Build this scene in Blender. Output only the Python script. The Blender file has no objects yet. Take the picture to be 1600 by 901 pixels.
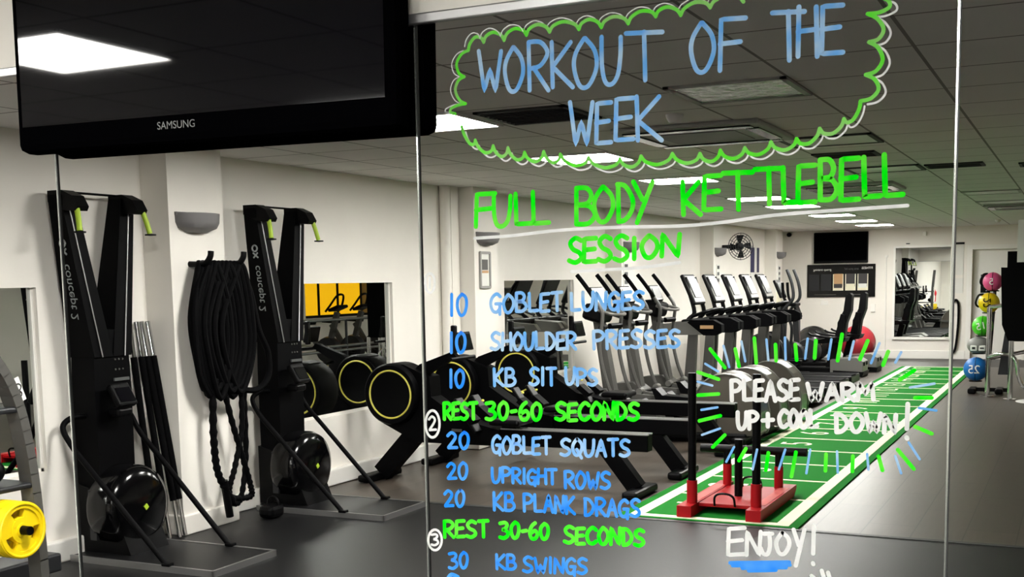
import bpy, bmesh, math, random
from mathutils import Vector, Matrix
random.seed(7)
S = bpy.context.scene
COL = S.collection
PI = math.pi

# ------------------------------------------------------------------ camera
YAW, PITCH, ROLL, FPX, CYP, EYE = 0.451296, 0.115401, -0.0171307, 1833.51, 652.99, 1.6
def cam_axes():
    cy, sy, cp, sp = math.cos(YAW), math.sin(YAW), math.cos(PITCH), math.sin(PITCH)
    f = Vector((-sy*cp, cy*cp, -sp)); r0 = Vector((cy, sy, 0)); u0 = r0.cross(f)
    return (math.cos(ROLL)*r0 + math.sin(ROLL)*u0, -math.sin(ROLL)*r0 + math.cos(ROLL)*u0, f)
RT, UP, FW = cam_axes()
cd = bpy.data.cameras.new('camera')
cam = bpy.data.objects.new('camera', cd); COL.objects.link(cam)
cam.matrix_world = Matrix(((RT.x, UP.x, -FW.x, 0), (RT.y, UP.y, -FW.y, 0), (RT.z, UP.z, -FW.z, EYE), (0, 0, 0, 1)))
cd.sensor_fit = 'HORIZONTAL'; cd.sensor_width = 36
cd.lens = 36*FPX/1600
cd.shift_y = (CYP-450.5)/1600
cd.clip_start = 0.05; cd.clip_end = 200
S.camera = cam

# ------------------------------------------------------------------ light and exposure
PANEL_POWER = 60.0      # emission of the lit ceiling panels
WINDOW_GLOW = .55
w = bpy.data.worlds.new('world'); S.world = w; w.use_nodes = True
w.node_tree.nodes['Background'].inputs[0].default_value = (.05, .05, .05, 1)
w.node_tree.nodes['Background'].inputs[1].default_value = 0.3
S.view_settings.view_transform = 'Standard'; S.view_settings.look = 'None'
S.view_settings.exposure = 0.62; S.view_settings.gamma = 1; S.view_settings.use_curve_mapping = False
try:
    S.cycles.use_denoising = True; S.cycles.max_bounces = 10; S.cycles.transparent_max_bounces = 16
    S.cycles.caustics_reflective = False; S.cycles.sample_clamp_indirect = 6
except Exception: pass

# ------------------------------------------------------------------ materials
def lin(c):
    def f(v):
        v /= 255
        return v/12.92 if v <= .04045 else ((v+.055)/1.055)**2.4
    return (f(c[0]), f(c[1]), f(c[2]), 1)
def mat(name, rgb, rough=.5, metal=0, spec=.5, noise=0, nscale=30, bump=0, emit=None, estr=0, coat=0):
    m = bpy.data.materials.new(name); m.use_nodes = True
    nt = m.node_tree; b = nt.nodes['Principled BSDF']
    c = lin(rgb); b.inputs['Base Color'].default_value = c
    b.inputs['Roughness'].default_value = rough; b.inputs['Metallic'].default_value = metal
    b.inputs['Specular IOR Level'].default_value = spec
    b.inputs['Coat Weight'].default_value = coat
    if emit: b.inputs['Emission Color'].default_value = lin(emit); b.inputs['Emission Strength'].default_value = estr
    if noise or bump:
        tc = nt.nodes.new('ShaderNodeTexCoord'); n = nt.nodes.new('ShaderNodeTexNoise')
        n.inputs['Scale'].default_value = nscale; n.inputs['Detail'].default_value = 4
        nt.links.new(tc.outputs['Object'], n.inputs['Vector'])
        if noise:
            mx = nt.nodes.new('ShaderNodeMix'); mx.data_type = 'RGBA'
            mx.inputs['A'].default_value = tuple(max(0, v*(1-noise)) for v in c[:3])+(1,)
            mx.inputs['B'].default_value = tuple(min(1, v*(1+noise)) for v in c[:3])+(1,)
            nt.links.new(n.outputs['Fac'], mx.inputs['Factor']); nt.links.new(mx.outputs['Result'], b.inputs['Base Color'])
        if bump:
            bp = nt.nodes.new('ShaderNodeBump'); bp.inputs['Strength'].default_value = bump
            bp.inputs['Distance'].default_value = .002
            nt.links.new(n.outputs['Fac'], bp.inputs['Height']); nt.links.new(bp.outputs['Normal'], b.inputs['Normal'])
    return m
M = {}
M['wall'] = mat('painted_wall', (232, 228, 220), .75, spec=.2, noise=.04, nscale=3)
M['trim'] = mat('white_trim', (236, 234, 228), .45)
M['alu'] = mat('brushed_aluminium', (175, 175, 175), .35, .9)
M['chrome'] = mat('chrome', (215, 215, 215), .12, 1)
M['steel'] = mat('grey_steel', (120, 122, 122), .38, .7)
M['black'] = mat('black_plastic', (4, 4, 5), .42, spec=.1)
M['gloss'] = mat('gloss_black', (4, 4, 5), .14, spec=.25)
M['bezel'] = mat('satin_black_bezel', (3, 3, 4), .5, spec=0)
M['screen'] = mat('dark_glass_screen', (6, 6, 10), .03, spec=.35)
M['matt'] = mat('matt_black_metal', (3, 3, 4), .55, spec=.05)
M['foam'] = mat('black_foam', (4, 4, 5), .8, spec=.05, bump=.3, nscale=200)
M['rope'] = mat('black_rope', (3, 3, 4), .7, spec=.05)
M['dgrey'] = mat('dark_grey_metal', (34, 35, 38), .45, .3)
M['mgrey'] = mat('mid_grey_plastic', (78, 77, 74), .4, spec=.3)
M['silver'] = mat('silver_plastic', (125, 124, 120), .32, .5)
M['hood'] = mat('bronze_grey_hood', (88, 83, 76), .3, .4, coat=.3)
M['lime'] = mat('lime_grip', (165, 195, 50), .5)
M['ring'] = mat('yellow_rim', (225, 215, 95), .4)
M['yellow'] = mat('yellow_rubber', (235, 205, 15), .4)
M['red'] = mat('red_paint', (150, 9, 18), .5, spec=.2)
M['palered'] = mat('worn_red_strip', (185, 85, 80), .6, spec=.2)
M['redband'] = mat('red_rubber', (225, 25, 40), .5)
M['redball'] = mat('red_vinyl', (165, 45, 55), .3)
M['blackball'] = mat('black_vinyl', (28, 28, 28), .25)
M['blue'] = mat('blue_rubber', (20, 105, 180), .45)
M['green'] = mat('green_rubber', (75, 205, 35), .45)
M['pink'] = mat('pink_rubber', (225, 85, 140), .45)
M['ballgrey'] = mat('grey_rubber', (125, 125, 122), .5)
M['white'] = mat('white_print', (235, 235, 230), .5)
M['logo'] = mat('logo_grey', (140, 145, 145), .5)
M['lcd'] = mat('grey_display', (74, 76, 76), .4)
M['paper'] = mat('paper', (222, 222, 216), .7)
M['paperdark'] = mat('printed_dark', (48, 45, 46), .6)
M['tan'] = mat('printed_tan', (190, 150, 105), .6)
M['cream'] = mat('printed_cream', (228, 222, 196), .6)
M['navy'] = mat('printed_navy', (38, 36, 78), .5)
M['sconce'] = mat('grey_sconce', (112, 110, 110), .55)
M['vent'] = mat('dark_vent', (30, 30, 30), .7)
M['louvre'] = mat('mirror_louvre', (150, 150, 150), .18, 1, bump=1, nscale=14)
for n_ in M['louvre'].node_tree.nodes:
    if n_.type == 'BUMP': n_.inputs['Distance'].default_value = .03
M['panel_off'] = mat('unlit_diffuser', (205, 203, 200), .4)
M['acgrey'] = mat('ac_casing', (150, 148, 144), .5)
M['turf'] = mat('green_turf', (22, 112, 34), .9, spec=.1, noise=.25, nscale=260, bump=.6)
M['line'] = mat('white_turf_line', (232, 232, 205), .9, spec=.1, noise=.06, nscale=200)
M['edge'] = mat('polished_glass_edge', (190, 195, 190), .15, .8)
M['edged'] = mat('dark_seam', (40, 42, 42), .5)
M['lit'] = mat('lit_diffuser', (255, 255, 255), .5, emit=(255, 253, 247), estr=PANEL_POWER)
M['blind'] = mat('yellow_window_blind', (240, 180, 10), .7, emit=(255, 190, 10), estr=WINDOW_GLOW, noise=.08, nscale=25)
M['brown'] = mat('brown_blind', (165, 125, 50), .8)
M['mirror'] = mat('mirror_silver', (232, 236, 232), .0, 1)
def clear():
    m = bpy.data.materials.new('clear_glass'); m.use_nodes = True
    nt = m.node_tree; nt.nodes.clear()
    o = nt.nodes.new('ShaderNodeOutputMaterial'); t = nt.nodes.new('ShaderNodeBsdfTransparent')
    t.inputs['Color'].default_value = (1, 1, 1, 1); nt.links.new(t.outputs[0], o.inputs['Surface']); return m
M['clear'] = clear()
def ink(name, rgb, rgb2):
    m = bpy.data.materials.new(name); m.use_nodes = True
    nt = m.node_tree; nt.nodes.clear()
    o = nt.nodes.new('ShaderNodeOutputMaterial'); d = nt.nodes.new('ShaderNodeBsdfDiffuse'); t = nt.nodes.new('ShaderNodeBsdfTranslucent')
    mx = nt.nodes.new('ShaderNodeMixShader'); mx.inputs[0].default_value = .35
    tc = nt.nodes.new('ShaderNodeTexCoord'); n = nt.nodes.new('ShaderNodeTexNoise'); n.inputs['Scale'].default_value = 22; n.inputs['Detail'].default_value = 2
    r = nt.nodes.new('ShaderNodeValToRGB'); r.color_ramp.elements[0].color = lin(rgb); r.color_ramp.elements[1].color = lin(rgb2)
    r.color_ramp.elements[0].position = .38; r.color_ramp.elements[1].position = .68
    nt.links.new(tc.outputs['Object'], n.inputs['Vector']); nt.links.new(n.outputs['Fac'], r.inputs['Fac'])
    nt.links.new(r.outputs['Color'], d.inputs['Color']); nt.links.new(r.outputs['Color'], t.inputs['Color'])
    nt.links.new(d.outputs[0], mx.inputs[1]); nt.links.new(t.outputs[0], mx.inputs[2]); nt.links.new(mx.outputs[0], o.inputs['Surface'])
    return m
M['ink_green'] = ink('green_chalk_ink', (8, 245, 20), (110, 240, 70))
M['ink_pale'] = ink('pale_green_chalk_ink', (100, 235, 60), (150, 215, 120))
M['ink_blue'] = ink('blue_chalk_ink', (40, 140, 250), (95, 170, 245))
M['ink_light'] = ink('light_blue_chalk_ink', (110, 178, 245), (180, 212, 240))
M['ink_white'] = ink('white_chalk_ink', (245, 245, 245), (225, 228, 226))
def ceiling_mat():
    m = mat('ceiling_tiles', (200, 196, 192), .85, spec=.1)
    nt = m.node_tree; b = nt.nodes['Principled BSDF']
    tc = nt.nodes.new('ShaderNodeTexCoord'); sp = nt.nodes.new('ShaderNodeSeparateXYZ'); nt.links.new(tc.outputs['Object'], sp.inputs[0])
    def bars(out, off):
        a = nt.nodes.new('ShaderNodeMath'); a.operation = 'ADD'; a.inputs[1].default_value = off; nt.links.new(out, a.inputs[0])
        d = nt.nodes.new('ShaderNodeMath'); d.operation = 'DIVIDE'; d.inputs[1].default_value = .6; nt.links.new(a.outputs[0], d.inputs[0])
        p = nt.nodes.new('ShaderNodeMath'); p.operation = 'PINGPONG'; p.inputs[1].default_value = .5; nt.links.new(d.outputs[0], p.inputs[0])
        l = nt.nodes.new('ShaderNodeMath'); l.operation = 'LESS_THAN'; l.inputs[1].default_value = .013; nt.links.new(p.outputs[0], l.inputs[0]); return l
    a = bars(sp.outputs['X'], .63); c = bars(sp.outputs['Y'], .4)
    mx = nt.nodes.new('ShaderNodeMath'); mx.operation = 'MAXIMUM'; nt.links.new(a.outputs[0], mx.inputs[0]); nt.links.new(c.outputs[0], mx.inputs[1])
    n = nt.nodes.new('ShaderNodeTexNoise'); n.inputs['Scale'].default_value = 1.3; nt.links.new(tc.outputs['Object'], n.inputs['Vector'])
    t = nt.nodes.new('ShaderNodeMix'); t.data_type = 'RGBA'; t.inputs['A'].default_value = lin((222, 219, 217)); t.inputs['B'].default_value = lin((234, 232, 230)); nt.links.new(n.outputs['Fac'], t.inputs['Factor'])
    k = nt.nodes.new('ShaderNodeMix'); k.data_type = 'RGBA'; nt.links.new(t.outputs['Result'], k.inputs['A']); k.inputs['B'].default_value = lin((140, 136, 133))
    nt.links.new(mx.outputs[0], k.inputs['Factor']); nt.links.new(k.outputs['Result'], b.inputs['Base Color'])
    return m
M['ceiling'] = ceiling_mat()
def floor_mat():
    m = mat('grey_wood_floor', (62, 55, 49), .36, spec=.36)
    nt = m.node_tree; b = nt.nodes['Principled BSDF']
    tc = nt.nodes.new('ShaderNodeTexCoord'); mp = nt.nodes.new('ShaderNodeMapping'); mp.inputs['Rotation'].default_value = (0, 0, PI/2)
    br = nt.nodes.new('ShaderNodeTexBrick'); br.inputs['Scale'].default_value = 1; br.inputs['Brick Width'].default_value = 1.2; br.inputs['Row Height'].default_value = .3
    br.inputs['Mortar Size'].default_value = .004; br.inputs['Color1'].default_value = lin((80, 71, 63)); br.inputs['Color2'].default_value = lin((70, 63, 57)); br.inputs['Mortar'].default_value = lin((42, 38, 35))
    n = nt.nodes.new('ShaderNodeTexNoise'); n.inputs['Scale'].default_value = 6; n.inputs['Detail'].default_value = 5
    mp2 = nt.nodes.new('ShaderNodeMapping'); mp2.inputs['Scale'].default_value = (6, .5, 1)
    nt.links.new(tc.outputs['Object'], mp.inputs[0]); nt.links.new(mp.outputs[0], br.inputs['Vector']); nt.links.new(tc.outputs['Object'], mp2.inputs[0]); nt.links.new(mp2.outputs[0], n.inputs['Vector'])
    mx = nt.nodes.new('ShaderNodeMix'); mx.data_type = 'RGBA'; mx.blend_type = 'MULTIPLY'; mx.inputs['Factor'].default_value = .45
    nt.links.new(br.outputs['Color'], mx.inputs['A']); nt.links.new(n.outputs['Fac'], mx.inputs['B'])
    nt.links.new(mx.outputs['Result'], b.inputs['Base Color'])
    return m
M['floor'] = floor_mat()
M['rubber'] = mat('black_rubber_floor', (12, 12, 13), .42, spec=.26, noise=.3, nscale=120, bump=.15)
M['darkstrip'] = mat('dark_grey_floor_strip', (58, 55, 55), .5, spec=.3)

# ------------------------------------------------------------------ helpers
class MB:
    def __init__(s): s.v = []; s.f = []; s.smooth = []
    def add(s, vs, fs, smooth=False):
        b = len(s.v); s.v += [Vector(p) for p in vs]
        for f in fs: s.f.append([b+i for i in f]); s.smooth.append(smooth)
        return s
    def box(s, c, d, rot=None, bev=0):
        hx, hy, hz = d[0]/2, d[1]/2, d[2]/2
        if bev:
            bm = bmesh.new(); bmesh.ops.create_cube(bm, size=1)
            for v in bm.verts: v.co = Vector((v.co.x*d[0], v.co.y*d[1], v.co.z*d[2]))
            bmesh.ops.bevel(bm, geom=bm.edges[:], offset=min(bev, .49*min(d)), segments=2, profile=.5, affect='EDGES')
            bm.verts.ensure_lookup_table(); vs = [v.co.copy() for v in bm.verts]; fs = [[v.index for v in f.verts] for f in bm.faces]; bm.free()
        else:
            vs = [Vector((x, y, z)) for x in (-hx, hx) for y in (-hy, hy) for z in (-hz, hz)]
            fs = [(0, 1, 3, 2), (4, 6, 7, 5), (0, 4, 5, 1), (2, 3, 7, 6), (0, 2, 6, 4), (1, 5, 7, 3)]
        if rot is not None: vs = [rot @ v for v in vs]
        return s.add([v+Vector(c) for v in vs], fs, False)
    def span(s, a, b, bev=0):
        return s.box([(a[i]+b[i])/2 for i in range(3)], [abs(b[i]-a[i]) for i in range(3)], None, bev)
    def bar(s, a, b, wid, dep, up=(0, 1, 0), bev=0, w2=None):
        a, b = Vector(a), Vector(b); d = (b-a); L = d.length; z = d/L
        x = Vector(up).cross(z)
        if x.length < 1e-4: x = Vector((1, 0, 0)).cross(z)
        x.normalize(); y = z.cross(x)
        R = Matrix((x, y, z)).transposed()
        if w2 is None: return s.box((a+b)/2, (wid, dep, L), R, bev)
        vs = []
        for p, ww in ((a, wid), (b, w2)):
            for i, j in ((-1, -1), (1, -1), (1, 1), (-1, 1)): vs.append(p+x*ww/2*i+y*dep/2*j)
        return s.add(vs, [(0, 1, 2, 3)[::-1], (4, 5, 6, 7), (0, 1, 5, 4), (1, 2, 6, 5), (2, 3, 7, 6), (3, 0, 4, 7)])
    def tube(s, pts, r, n=10, closed=False, smooth=True):
        P = [Vector(p) for p in pts]; N = len(P); rings = []
        R = r if isinstance(r, (list, tuple)) else [r]*N
        t0 = (P[1]-P[0]).normalized(); ref = Vector((0, 0, 1)) if abs(t0.z) < .9 else Vector((1, 0, 0))
        x = ref.cross(t0).normalized()
        for i in range(N):
            if closed: t = (P[(i+1) % N]-P[i-1])
            else: t = P[min(i+1, N-1)]-P[max(i-1, 0)]
            t.normalize(); x = (x-t*x.dot(t)); x.normalize(); y = t.cross(x)
            rings.append([P[i]+(x*math.cos(2*PI*k/n)+y*math.sin(2*PI*k/n))*R[i] for k in range(n)])
        vs = [p for g in rings for p in g]; fs = []
        for i in range(N if closed else N-1):
            j = (i+1) % N
            for k in range(n): fs.append((i*n+k, i*n+(k+1) % n, j*n+(k+1) % n, j*n+k))
        s.add(vs, fs, smooth)
        if not closed:
            s.add(rings[0], [list(range(n))[::-1]]); s.add(rings[-1], [list(range(n))])
        return s
    def cyl(s, a, b, r, n=16, r2=None): return s.tube([a, b], [r, r if r2 is None else r2], n)
    def prism(s, poly, axis, a, b):
        # poly in the plane normal to axis ('y': (x,z); 'x': (y,z); 'z': (x,y))
        def P(p, t): return {'y': (p[0], t, p[1]), 'x': (t, p[0], p[1]), 'z': (p[0], p[1], t)}[axis]
        n = len(poly); vs = [P(p, a) for p in poly]+[P(p, b) for p in poly]
        fs = [list(range(n)), list(range(n, 2*n))[::-1]]+[(i, i+n, (i+1) % n+n, (i+1) % n) for i in range(n)]
        return s.add(vs, fs)
    def lathe(s, prof, c, axis='z', n=32, smooth=True):
        # prof: list of (radius, height) along axis
        vs = []; fs = []
        for r, h in prof:
            for k in range(n):
                a = 2*PI*k/n; u, v = r*math.cos(a), r*math.sin(a)
                p = {'z': (u, v, h), 'y': (u, h, v), 'x': (h, u, v)}[axis]
                vs.append(Vector(p)+Vector(c))
        for i in range(len(prof)-1):
            for k in range(n): fs.append((i*n+k, i*n+(k+1) % n, (i+1)*n+(k+1) % n, (i+1)*n+k))
        return s.add(vs, fs, smooth)
    def ell(s, c, r, n=24, m=14):
        if not isinstance(r, (tuple, list)): r = (r, r, r)
        vs = []; fs = []
        for i in range(m+1):
            th = PI*i/m
            for k in range(n):
                a = 2*PI*k/n; vs.append((c[0]+r[0]*math.sin(th)*math.cos(a), c[1]+r[1]*math.sin(th)*math.sin(a), c[2]+r[2]*math.cos(th)))
        for i in range(m):
            for k in range(n): fs.append((i*n+k, (i+1)*n+k, (i+1)*n+(k+1) % n, i*n+(k+1) % n))
        return s.add(vs, fs, True)
    def torus(s, c, R, r, axis='y', n=40, m=8):
        pts = []
        for k in range(n):
            a = 2*PI*k/n; u, v = R*math.cos(a), R*math.sin(a)
            pts.append(Vector(c)+Vector({'z': (u, v, 0), 'y': (u, 0, v), 'x': (0, u, v)}[axis]))
        return s.tube(pts, r, m, closed=True)
    def xf(s, Mx):
        s.v = [Mx @ v for v in s.v]; return s
    def mesh(s, name, m):
        me = bpy.data.meshes.new(name); me.from_pydata([tuple(v) for v in s.v], [], s.f)
        me.materials.append(m if not isinstance(m, str) else M[m])
        bm = bmesh.new(); bm.from_mesh(me); bmesh.ops.remove_doubles(bm, verts=bm.verts, dist=1e-6) if len(s.v) < 20000 else None
        bmesh.ops.recalc_face_normals(bm, faces=bm.faces); bm.to_mesh(me); bm.free()
        if any(s.smooth):
            me.polygons.foreach_set('use_smooth', [True]*len(me.polygons))
            try: me.set_sharp_from_angle(angle=math.radians(40))
            except Exception: pass
        return me
    def build(s, name, m, parent=None, label=None):
        o = bpy.data.objects.new(name, s.mesh(name, m)); COL.objects.link(o)
        if parent is not None: o.parent = parent
        if label: o['label'] = label
        return o
def thing(name, label, cat, loc=(0, 0, 0), rz=0, group=None):
    o = bpy.data.objects.new(name, None); COL.objects.link(o); o.location = loc; o.rotation_euler = (0, 0, rz)
    o.empty_display_size = .1
    return tag(o, label, cat, group)
def tag(o, label, cat, group=None):
    o['label'] = label; o['category'] = cat
    if group: o['group'] = group
    return o
def struct(name, mb, m):
    o = mb.build(name, m); o['kind'] = 'structure'; return o
def copy_thing(root, loc, label, rz=None):
    def cp(o, par):
        c = o.copy(); COL.objects.link(c)
        if par is not None: c.parent = par
        for ch in list(o.children): cp(ch, c)
        return c
    r = cp(root, None); r.location = loc; r['label'] = label
    if rz is not None: r.rotation_euler = (0, 0, rz)
    return r
def smooth_path(P, n=6, closed=False):
    P = [Vector(p) for p in P]; N = len(P); out = []
    rng = range(N) if closed else range(N-1)
    for i in rng:
        p0 = P[(i-1) % N] if closed or i > 0 else P[0]; p1 = P[i]; p2 = P[(i+1) % N]
        p3 = P[(i+2) % N] if closed or i+2 < N else P[-1]
        for k in range(n):
            t = k/n
            out.append(.5*((2*p1)+(p2-p0)*t+(2*p0-5*p1+4*p2-p3)*t*t+(3*p1-p0-3*p2+p3)*t**3))
    if not closed: out.append(P[-1])
    return out
def text_obj(name, s, size, m, parent, loc, X, Y, mirror=True, label=None, align='CENTER', depth=0):
    """flat lettering: X = reading direction, Y = up direction of the letters; mirrored lettering when mirror"""
    cu = bpy.data.curves.new(name, 'FONT'); cu.body = s; cu.size = size; cu.align_x = align; cu.align_y = 'CENTER'; cu.extrude = depth
    t = bpy.data.objects.new('tmp', cu); COL.objects.link(t)
    dg = bpy.context.evaluated_depsgraph_get(); dg.update()
    me = bpy.data.meshes.new_from_object(t.evaluated_get(dg)); bpy.data.objects.remove(t)
    X, Y = Vector(X).normalized(), Vector(Y).normalized()
    if mirror: X = -X
    Z = X.cross(Y)
    for v in me.vertices: v.co = Vector(loc)+X*v.co.x+Y*v.co.y+Z*v.co.z
    me.materials.clear(); me.materials.append(M[m])
    o = bpy.data.objects.new(name, me); COL.objects.link(o)
    if parent is not None: o.parent = parent
    if label: o['label'] = label
    return o

# ------------------------------------------------------------------ room
CEIL = 2.5
WX = -5.42          # left wall plane
CX = -5.2           # front of the pilasters
XR, YB, YF = 3.0, -6.0, 23.75
GY = 2.0            # plane of the glass
struct('floor', MB().span((-5.7, YB, -.1), (XR, 7.39, 0)), 'rubber')
f2 = struct('floor_wood', MB().span((-5.7, 7.39, -.1), (XR, 21.9, -.004)), 'floor')
struct('floor_far', MB().span((-5.7, 21.9, -.1), (XR, YF+.1, -.003)), 'darkstrip')
struct('trim_1', MB().span((-5.42, 7.36, -.003), (XR, 7.41, .004)), 'edged')
struct('ceiling', MB().span((-5.7, YB, CEIL), (XR, YF+.1, CEIL+.1)), 'ceiling')
# left wall with recessed mirrors
MZ0, MZ1 = .545, 1.615
mirrors = [(3.3, 4.93), (6.95, 8.83), (11.05, 12.92)]
wl = MB()
wl.span((-5.7, YB, 0), (WX, YF, MZ0)).span((-5.7, YB, MZ1), (WX, YF, CEIL))
ys = [YB]+[v for p in mirrors for v in p]+[YF]
for i in range(0, len(ys), 2): wl.span((-5.7, ys[i], MZ0), (WX, ys[i+1], MZ1))
struct('wall_left', wl, 'wall')
struct('wall_right', MB().span((XR, YB, 0), (XR+.1, YF, CEIL)), 'wall')
struct('wall_back', MB().span((-5.7, YB-.1, 0), (XR, YB, CEIL)), 'wall')
DX0, DX1, DZ = -1.86, -.96, 2.06
wf = MB().span((-5.7, YF, 0), (DX0, YF+.12, CEIL)).span((DX1, YF, 0), (XR, YF+.12, CEIL)).span((DX0, YF, DZ), (DX1, YF+.12, CEIL))
struct('wall_far', wf, 'wall')
struct('door_1', MB().span((DX0-.05, YF+.125, 0), (DX1, YF+.2, DZ+.1)), 'trim')
struct('trim_2', MB().span((DX0-.09, YF-.02, 0), (DX0, YF, DZ)).span((DX1, YF-.02, 0), (DX1+.09, YF, DZ)).span((DX0-.09, YF-.02, DZ), (DX1+.09, YF, DZ+.08)), 'trim')
b = MB()
for y0, y1 in ((YB, 5.815), (6.34, 9.97), (10.46, 13.95), (14.5, 18.05), (18.58, 22.25), (22.75, YF)): b.span((WX, y0, 0), (WX+.06, y1, .13), .01)
struct('baseboard_left', b, 'trim')
struct('baseboard_far', MB().span((WX, YF-.03, 0), (DX0-.09, YF, .16), .008), 'trim')
pil = [(5.815, 6.34), (9.97, 10.46), (13.95, 14.5), (18.05, 18.58), (22.25, 22.75)]
for i, (y0, y1) in enumerate(pil):
    o = struct('column', MB().span((WX, y0, 0), (CX, y1, CEIL)).span((WX, y0-.015, 0), (CX+.02, y1+.015, .13), .008), 'wall')
struct('trim_3', MB().cyl((WX+.05, 9.72, .13), (WX+.05, 9.72, CEIL), .05).span((WX, 9.80, .13), (WX+.07, 9.95, CEIL)), 'wall')
for i, (y0, y1) in enumerate(mirrors):
    t = thing('wall_mirror', ['mirror set in the left wall behind the grey weight rack', 'mirror set in the wall behind the rowing machine drums, reflecting yellow windows',
              'dark mirror set in the wall between the first two cross trainers and the framed picture'][i], 'mirror', (-5.46, (y0+y1)/2, MZ0), 0, 'mirrors set into the left wall')
    h, k = MZ1-MZ0, (y1-y0)/2
    MB().span((-.01, -k, 0), (0, k, h)).build('mirror_glass', 'mirror', t)
    fr = MB().span((-.005, k-.02, 0), (.012, k, h)).span((-.005, -k, 0), (.012, -k+.02, h)).span((-.005, -k, 0), (.012, k, .02))
    fr.build('frame', 'trim', t)

# ------------------------------------------------------------------ header wall over the glass
struct('wall_front', MB().span((-5.7, GY-.004, 2.1), (XR, GY+.008, CEIL)), 'wall')
struct('trim_4', MB().span((-5.7, GY-.018, 2.086), (XR, GY-.004, 2.106), .003), 'alu')

# ------------------------------------------------------------------ ceiling lights and fittings
def light(x0, y0, label, sx=.6, sy=.6):
    t = thing('ceiling_light', label, 'ceiling light', (x0+sx/2, y0+sy/2, CEIL), 0, 'lit ceiling panels')
    MB().span((-sx/2+.02, -sy/2+.02, -.012), (sx/2-.02, sy/2-.02, -.004)).build('diffuser', 'lit', t)
    f = MB()
    for a in (-1, 1):
        f.span((a*sx/2-.012, -sy/2, -.014), (a*sx/2+.012, sy/2, .0)); f.span((-sx/2, a*sy/2-.012, -.014), (sx/2, a*sy/2+.012, .0))
    f.build('frame', 'panel_off', t)
names = ['lit square ceiling panel right beside the screen edge, largest seen', 'second lit ceiling panel, behind the bottom of the scalloped border', 'third lit ceiling panel, behind the K of the green heading',
         'fourth lit ceiling panel, behind the middle of the green heading', 'fifth lit ceiling panel, under the B of the green heading', 'sixth lit ceiling panel, below the white underline', 'seventh lit ceiling panel, second from the far wall', 'farthest lit ceiling panel, just before the far wall screen']
for (y, n) in zip((5.58, 7.85, 10.15, 13.09, 14.86, 17.45, 19.54, 21.4), names): light(-3.63, y, n)
light(-3.83, .13, 'lit ceiling panel behind the viewer that the big screen reflects')
light(-3.63, -1.75, 'lit ceiling panel behind the viewer, second from the glass')
light(-3.63, 3.25, 'lit ceiling panel hidden above the big screen')
light(-.6, -.6, 'added lit ceiling panel over the viewer to the right', )  # unseen panel added to brighten the handwriting on the glass
light(-.6, -3.0, 'added lit ceiling panel over the viewer to the right, farther back')  # also added, more light on the front of the ink
light(-1.9, -1.1, 'added lit ceiling panel over the viewer in the middle')  # extra unseen panel, added so white and blue ink reads brighter
light(-1.9, -3.4, 'added lit ceiling panel over the viewer in the middle, farther back')  # second extra panel, added for the same ink brightness
light(-3.63, -4.1, 'lit ceiling panel near the back wall')
def fitting(name, label, cat, x0, x1, y0, y1, inner, m1, m2, group=None, drop=.012):
    t = thing(name, label, cat, ((x0+x1)/2, (y0+y1)/2, CEIL), 0, group); a, c = (x1-x0)/2, (y1-y0)/2
    f = MB()
    for s in (-1, 1): f.span((s*a-.03*(s > 0), -c, -drop), (s*a+.03*(s < 0), c, 0)); f.span((-a, s*c-.03*(s > 0), -drop), (a, s*c+.03*(s < 0), 0))
    f.build('frame', m1, t)
    g = MB()
    if inner == 'slats':
        n = 9
        for i in range(n):
            y = -c+.05+(2*c-.1)*i/(n-1); g.box((0, y, -.008), (2*a-.05, .03, .004), Matrix.Rotation(.5, 3, 'X'))
        MB().span((-a+.02, -c+.02, -.003), (a-.02, c-.02, -.001)).build('back_plate', 'vent', t)
    else: g.span((-a+.03, -c+.03, -.008), (a-.03, c-.03, -.002))
    g.build({'slats': 'slat_panel', 'louvre': 'reflector', 'flat': 'diffuser'}[inner], m2, t); return t
fitting('ceiling_vent', 'dark square slatted ceiling vent next to the nearest lit panel', 'vent', -2.95, -2.42, 5.67, 6.2, 'slats', 'vent', 'vent', 'ceiling vents')
fitting('louvre_light', 'unlit ceiling light with crinkled shiny louvre under the title', 'ceiling light', -1.81, -1.23, 5.42, 6.0, 'louvre', 'acgrey', 'louvre')
for x, y, l in ((-1.83, 7.8, 'unlit ceiling panel beside the scalloped border lower right corner'), (-1.83, 10.2, 'unlit ceiling panel above the end of the green heading'), (-1.23, 13.9, 'unlit ceiling panel right of the green heading, near the seam'), (-1.23, 15.9, 'farthest unlit ceiling panel beside the glass seam')):
    fitting('unlit_light', l, 'ceiling light', x, x+.6, y, y+.55, 'flat', 'vent' if y < 13 else 'acgrey', 'panel_off', 'unlit ceiling panels')
for x, y, l in ((-1.2, 10.3, 'thin dark ceiling vent at the end of the green heading'), (-1.83, 8.9, 'dark ceiling vent in front of the far unlit panels'), (-.5, 10.6, 'small dark ceiling vent at the upper right by the seam')):
    fitting('ceiling_vent', l, 'vent', x, x+.45, y, y+.35, 'slats', 'vent', 'vent', 'ceiling vents')
def cassette(x, y, label):
    t = thing('air_conditioner', label, 'air conditioner', (x, y, CEIL), 0, 'ceiling cassettes')
    MB().box((0, 0, -.015), (.9, .95, .03), None, .012).build('casing', 'acgrey', t)
    MB().box((0, 0, -.032), (.5, .5, .006)).build('intake_grille', 'sconce', t)
    for sx, sy, d in ((0, -.38, (.78, .09, .012)), (0, .38, (.78, .09, .012)), (-.37, 0, (.08, .6, .012)), (.37, 0, (.08, .6, .012))):
        MB().box((sx, sy, -.033), d, None, .005).build('outlet_flap', 'gloss', t)
cassette(-2.13, 7.2, 'square ceiling air conditioner with black outlets below the title')
cassette(-2.1, 12.3, 'distant ceiling air conditioner behind the middle of the green heading')
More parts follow.
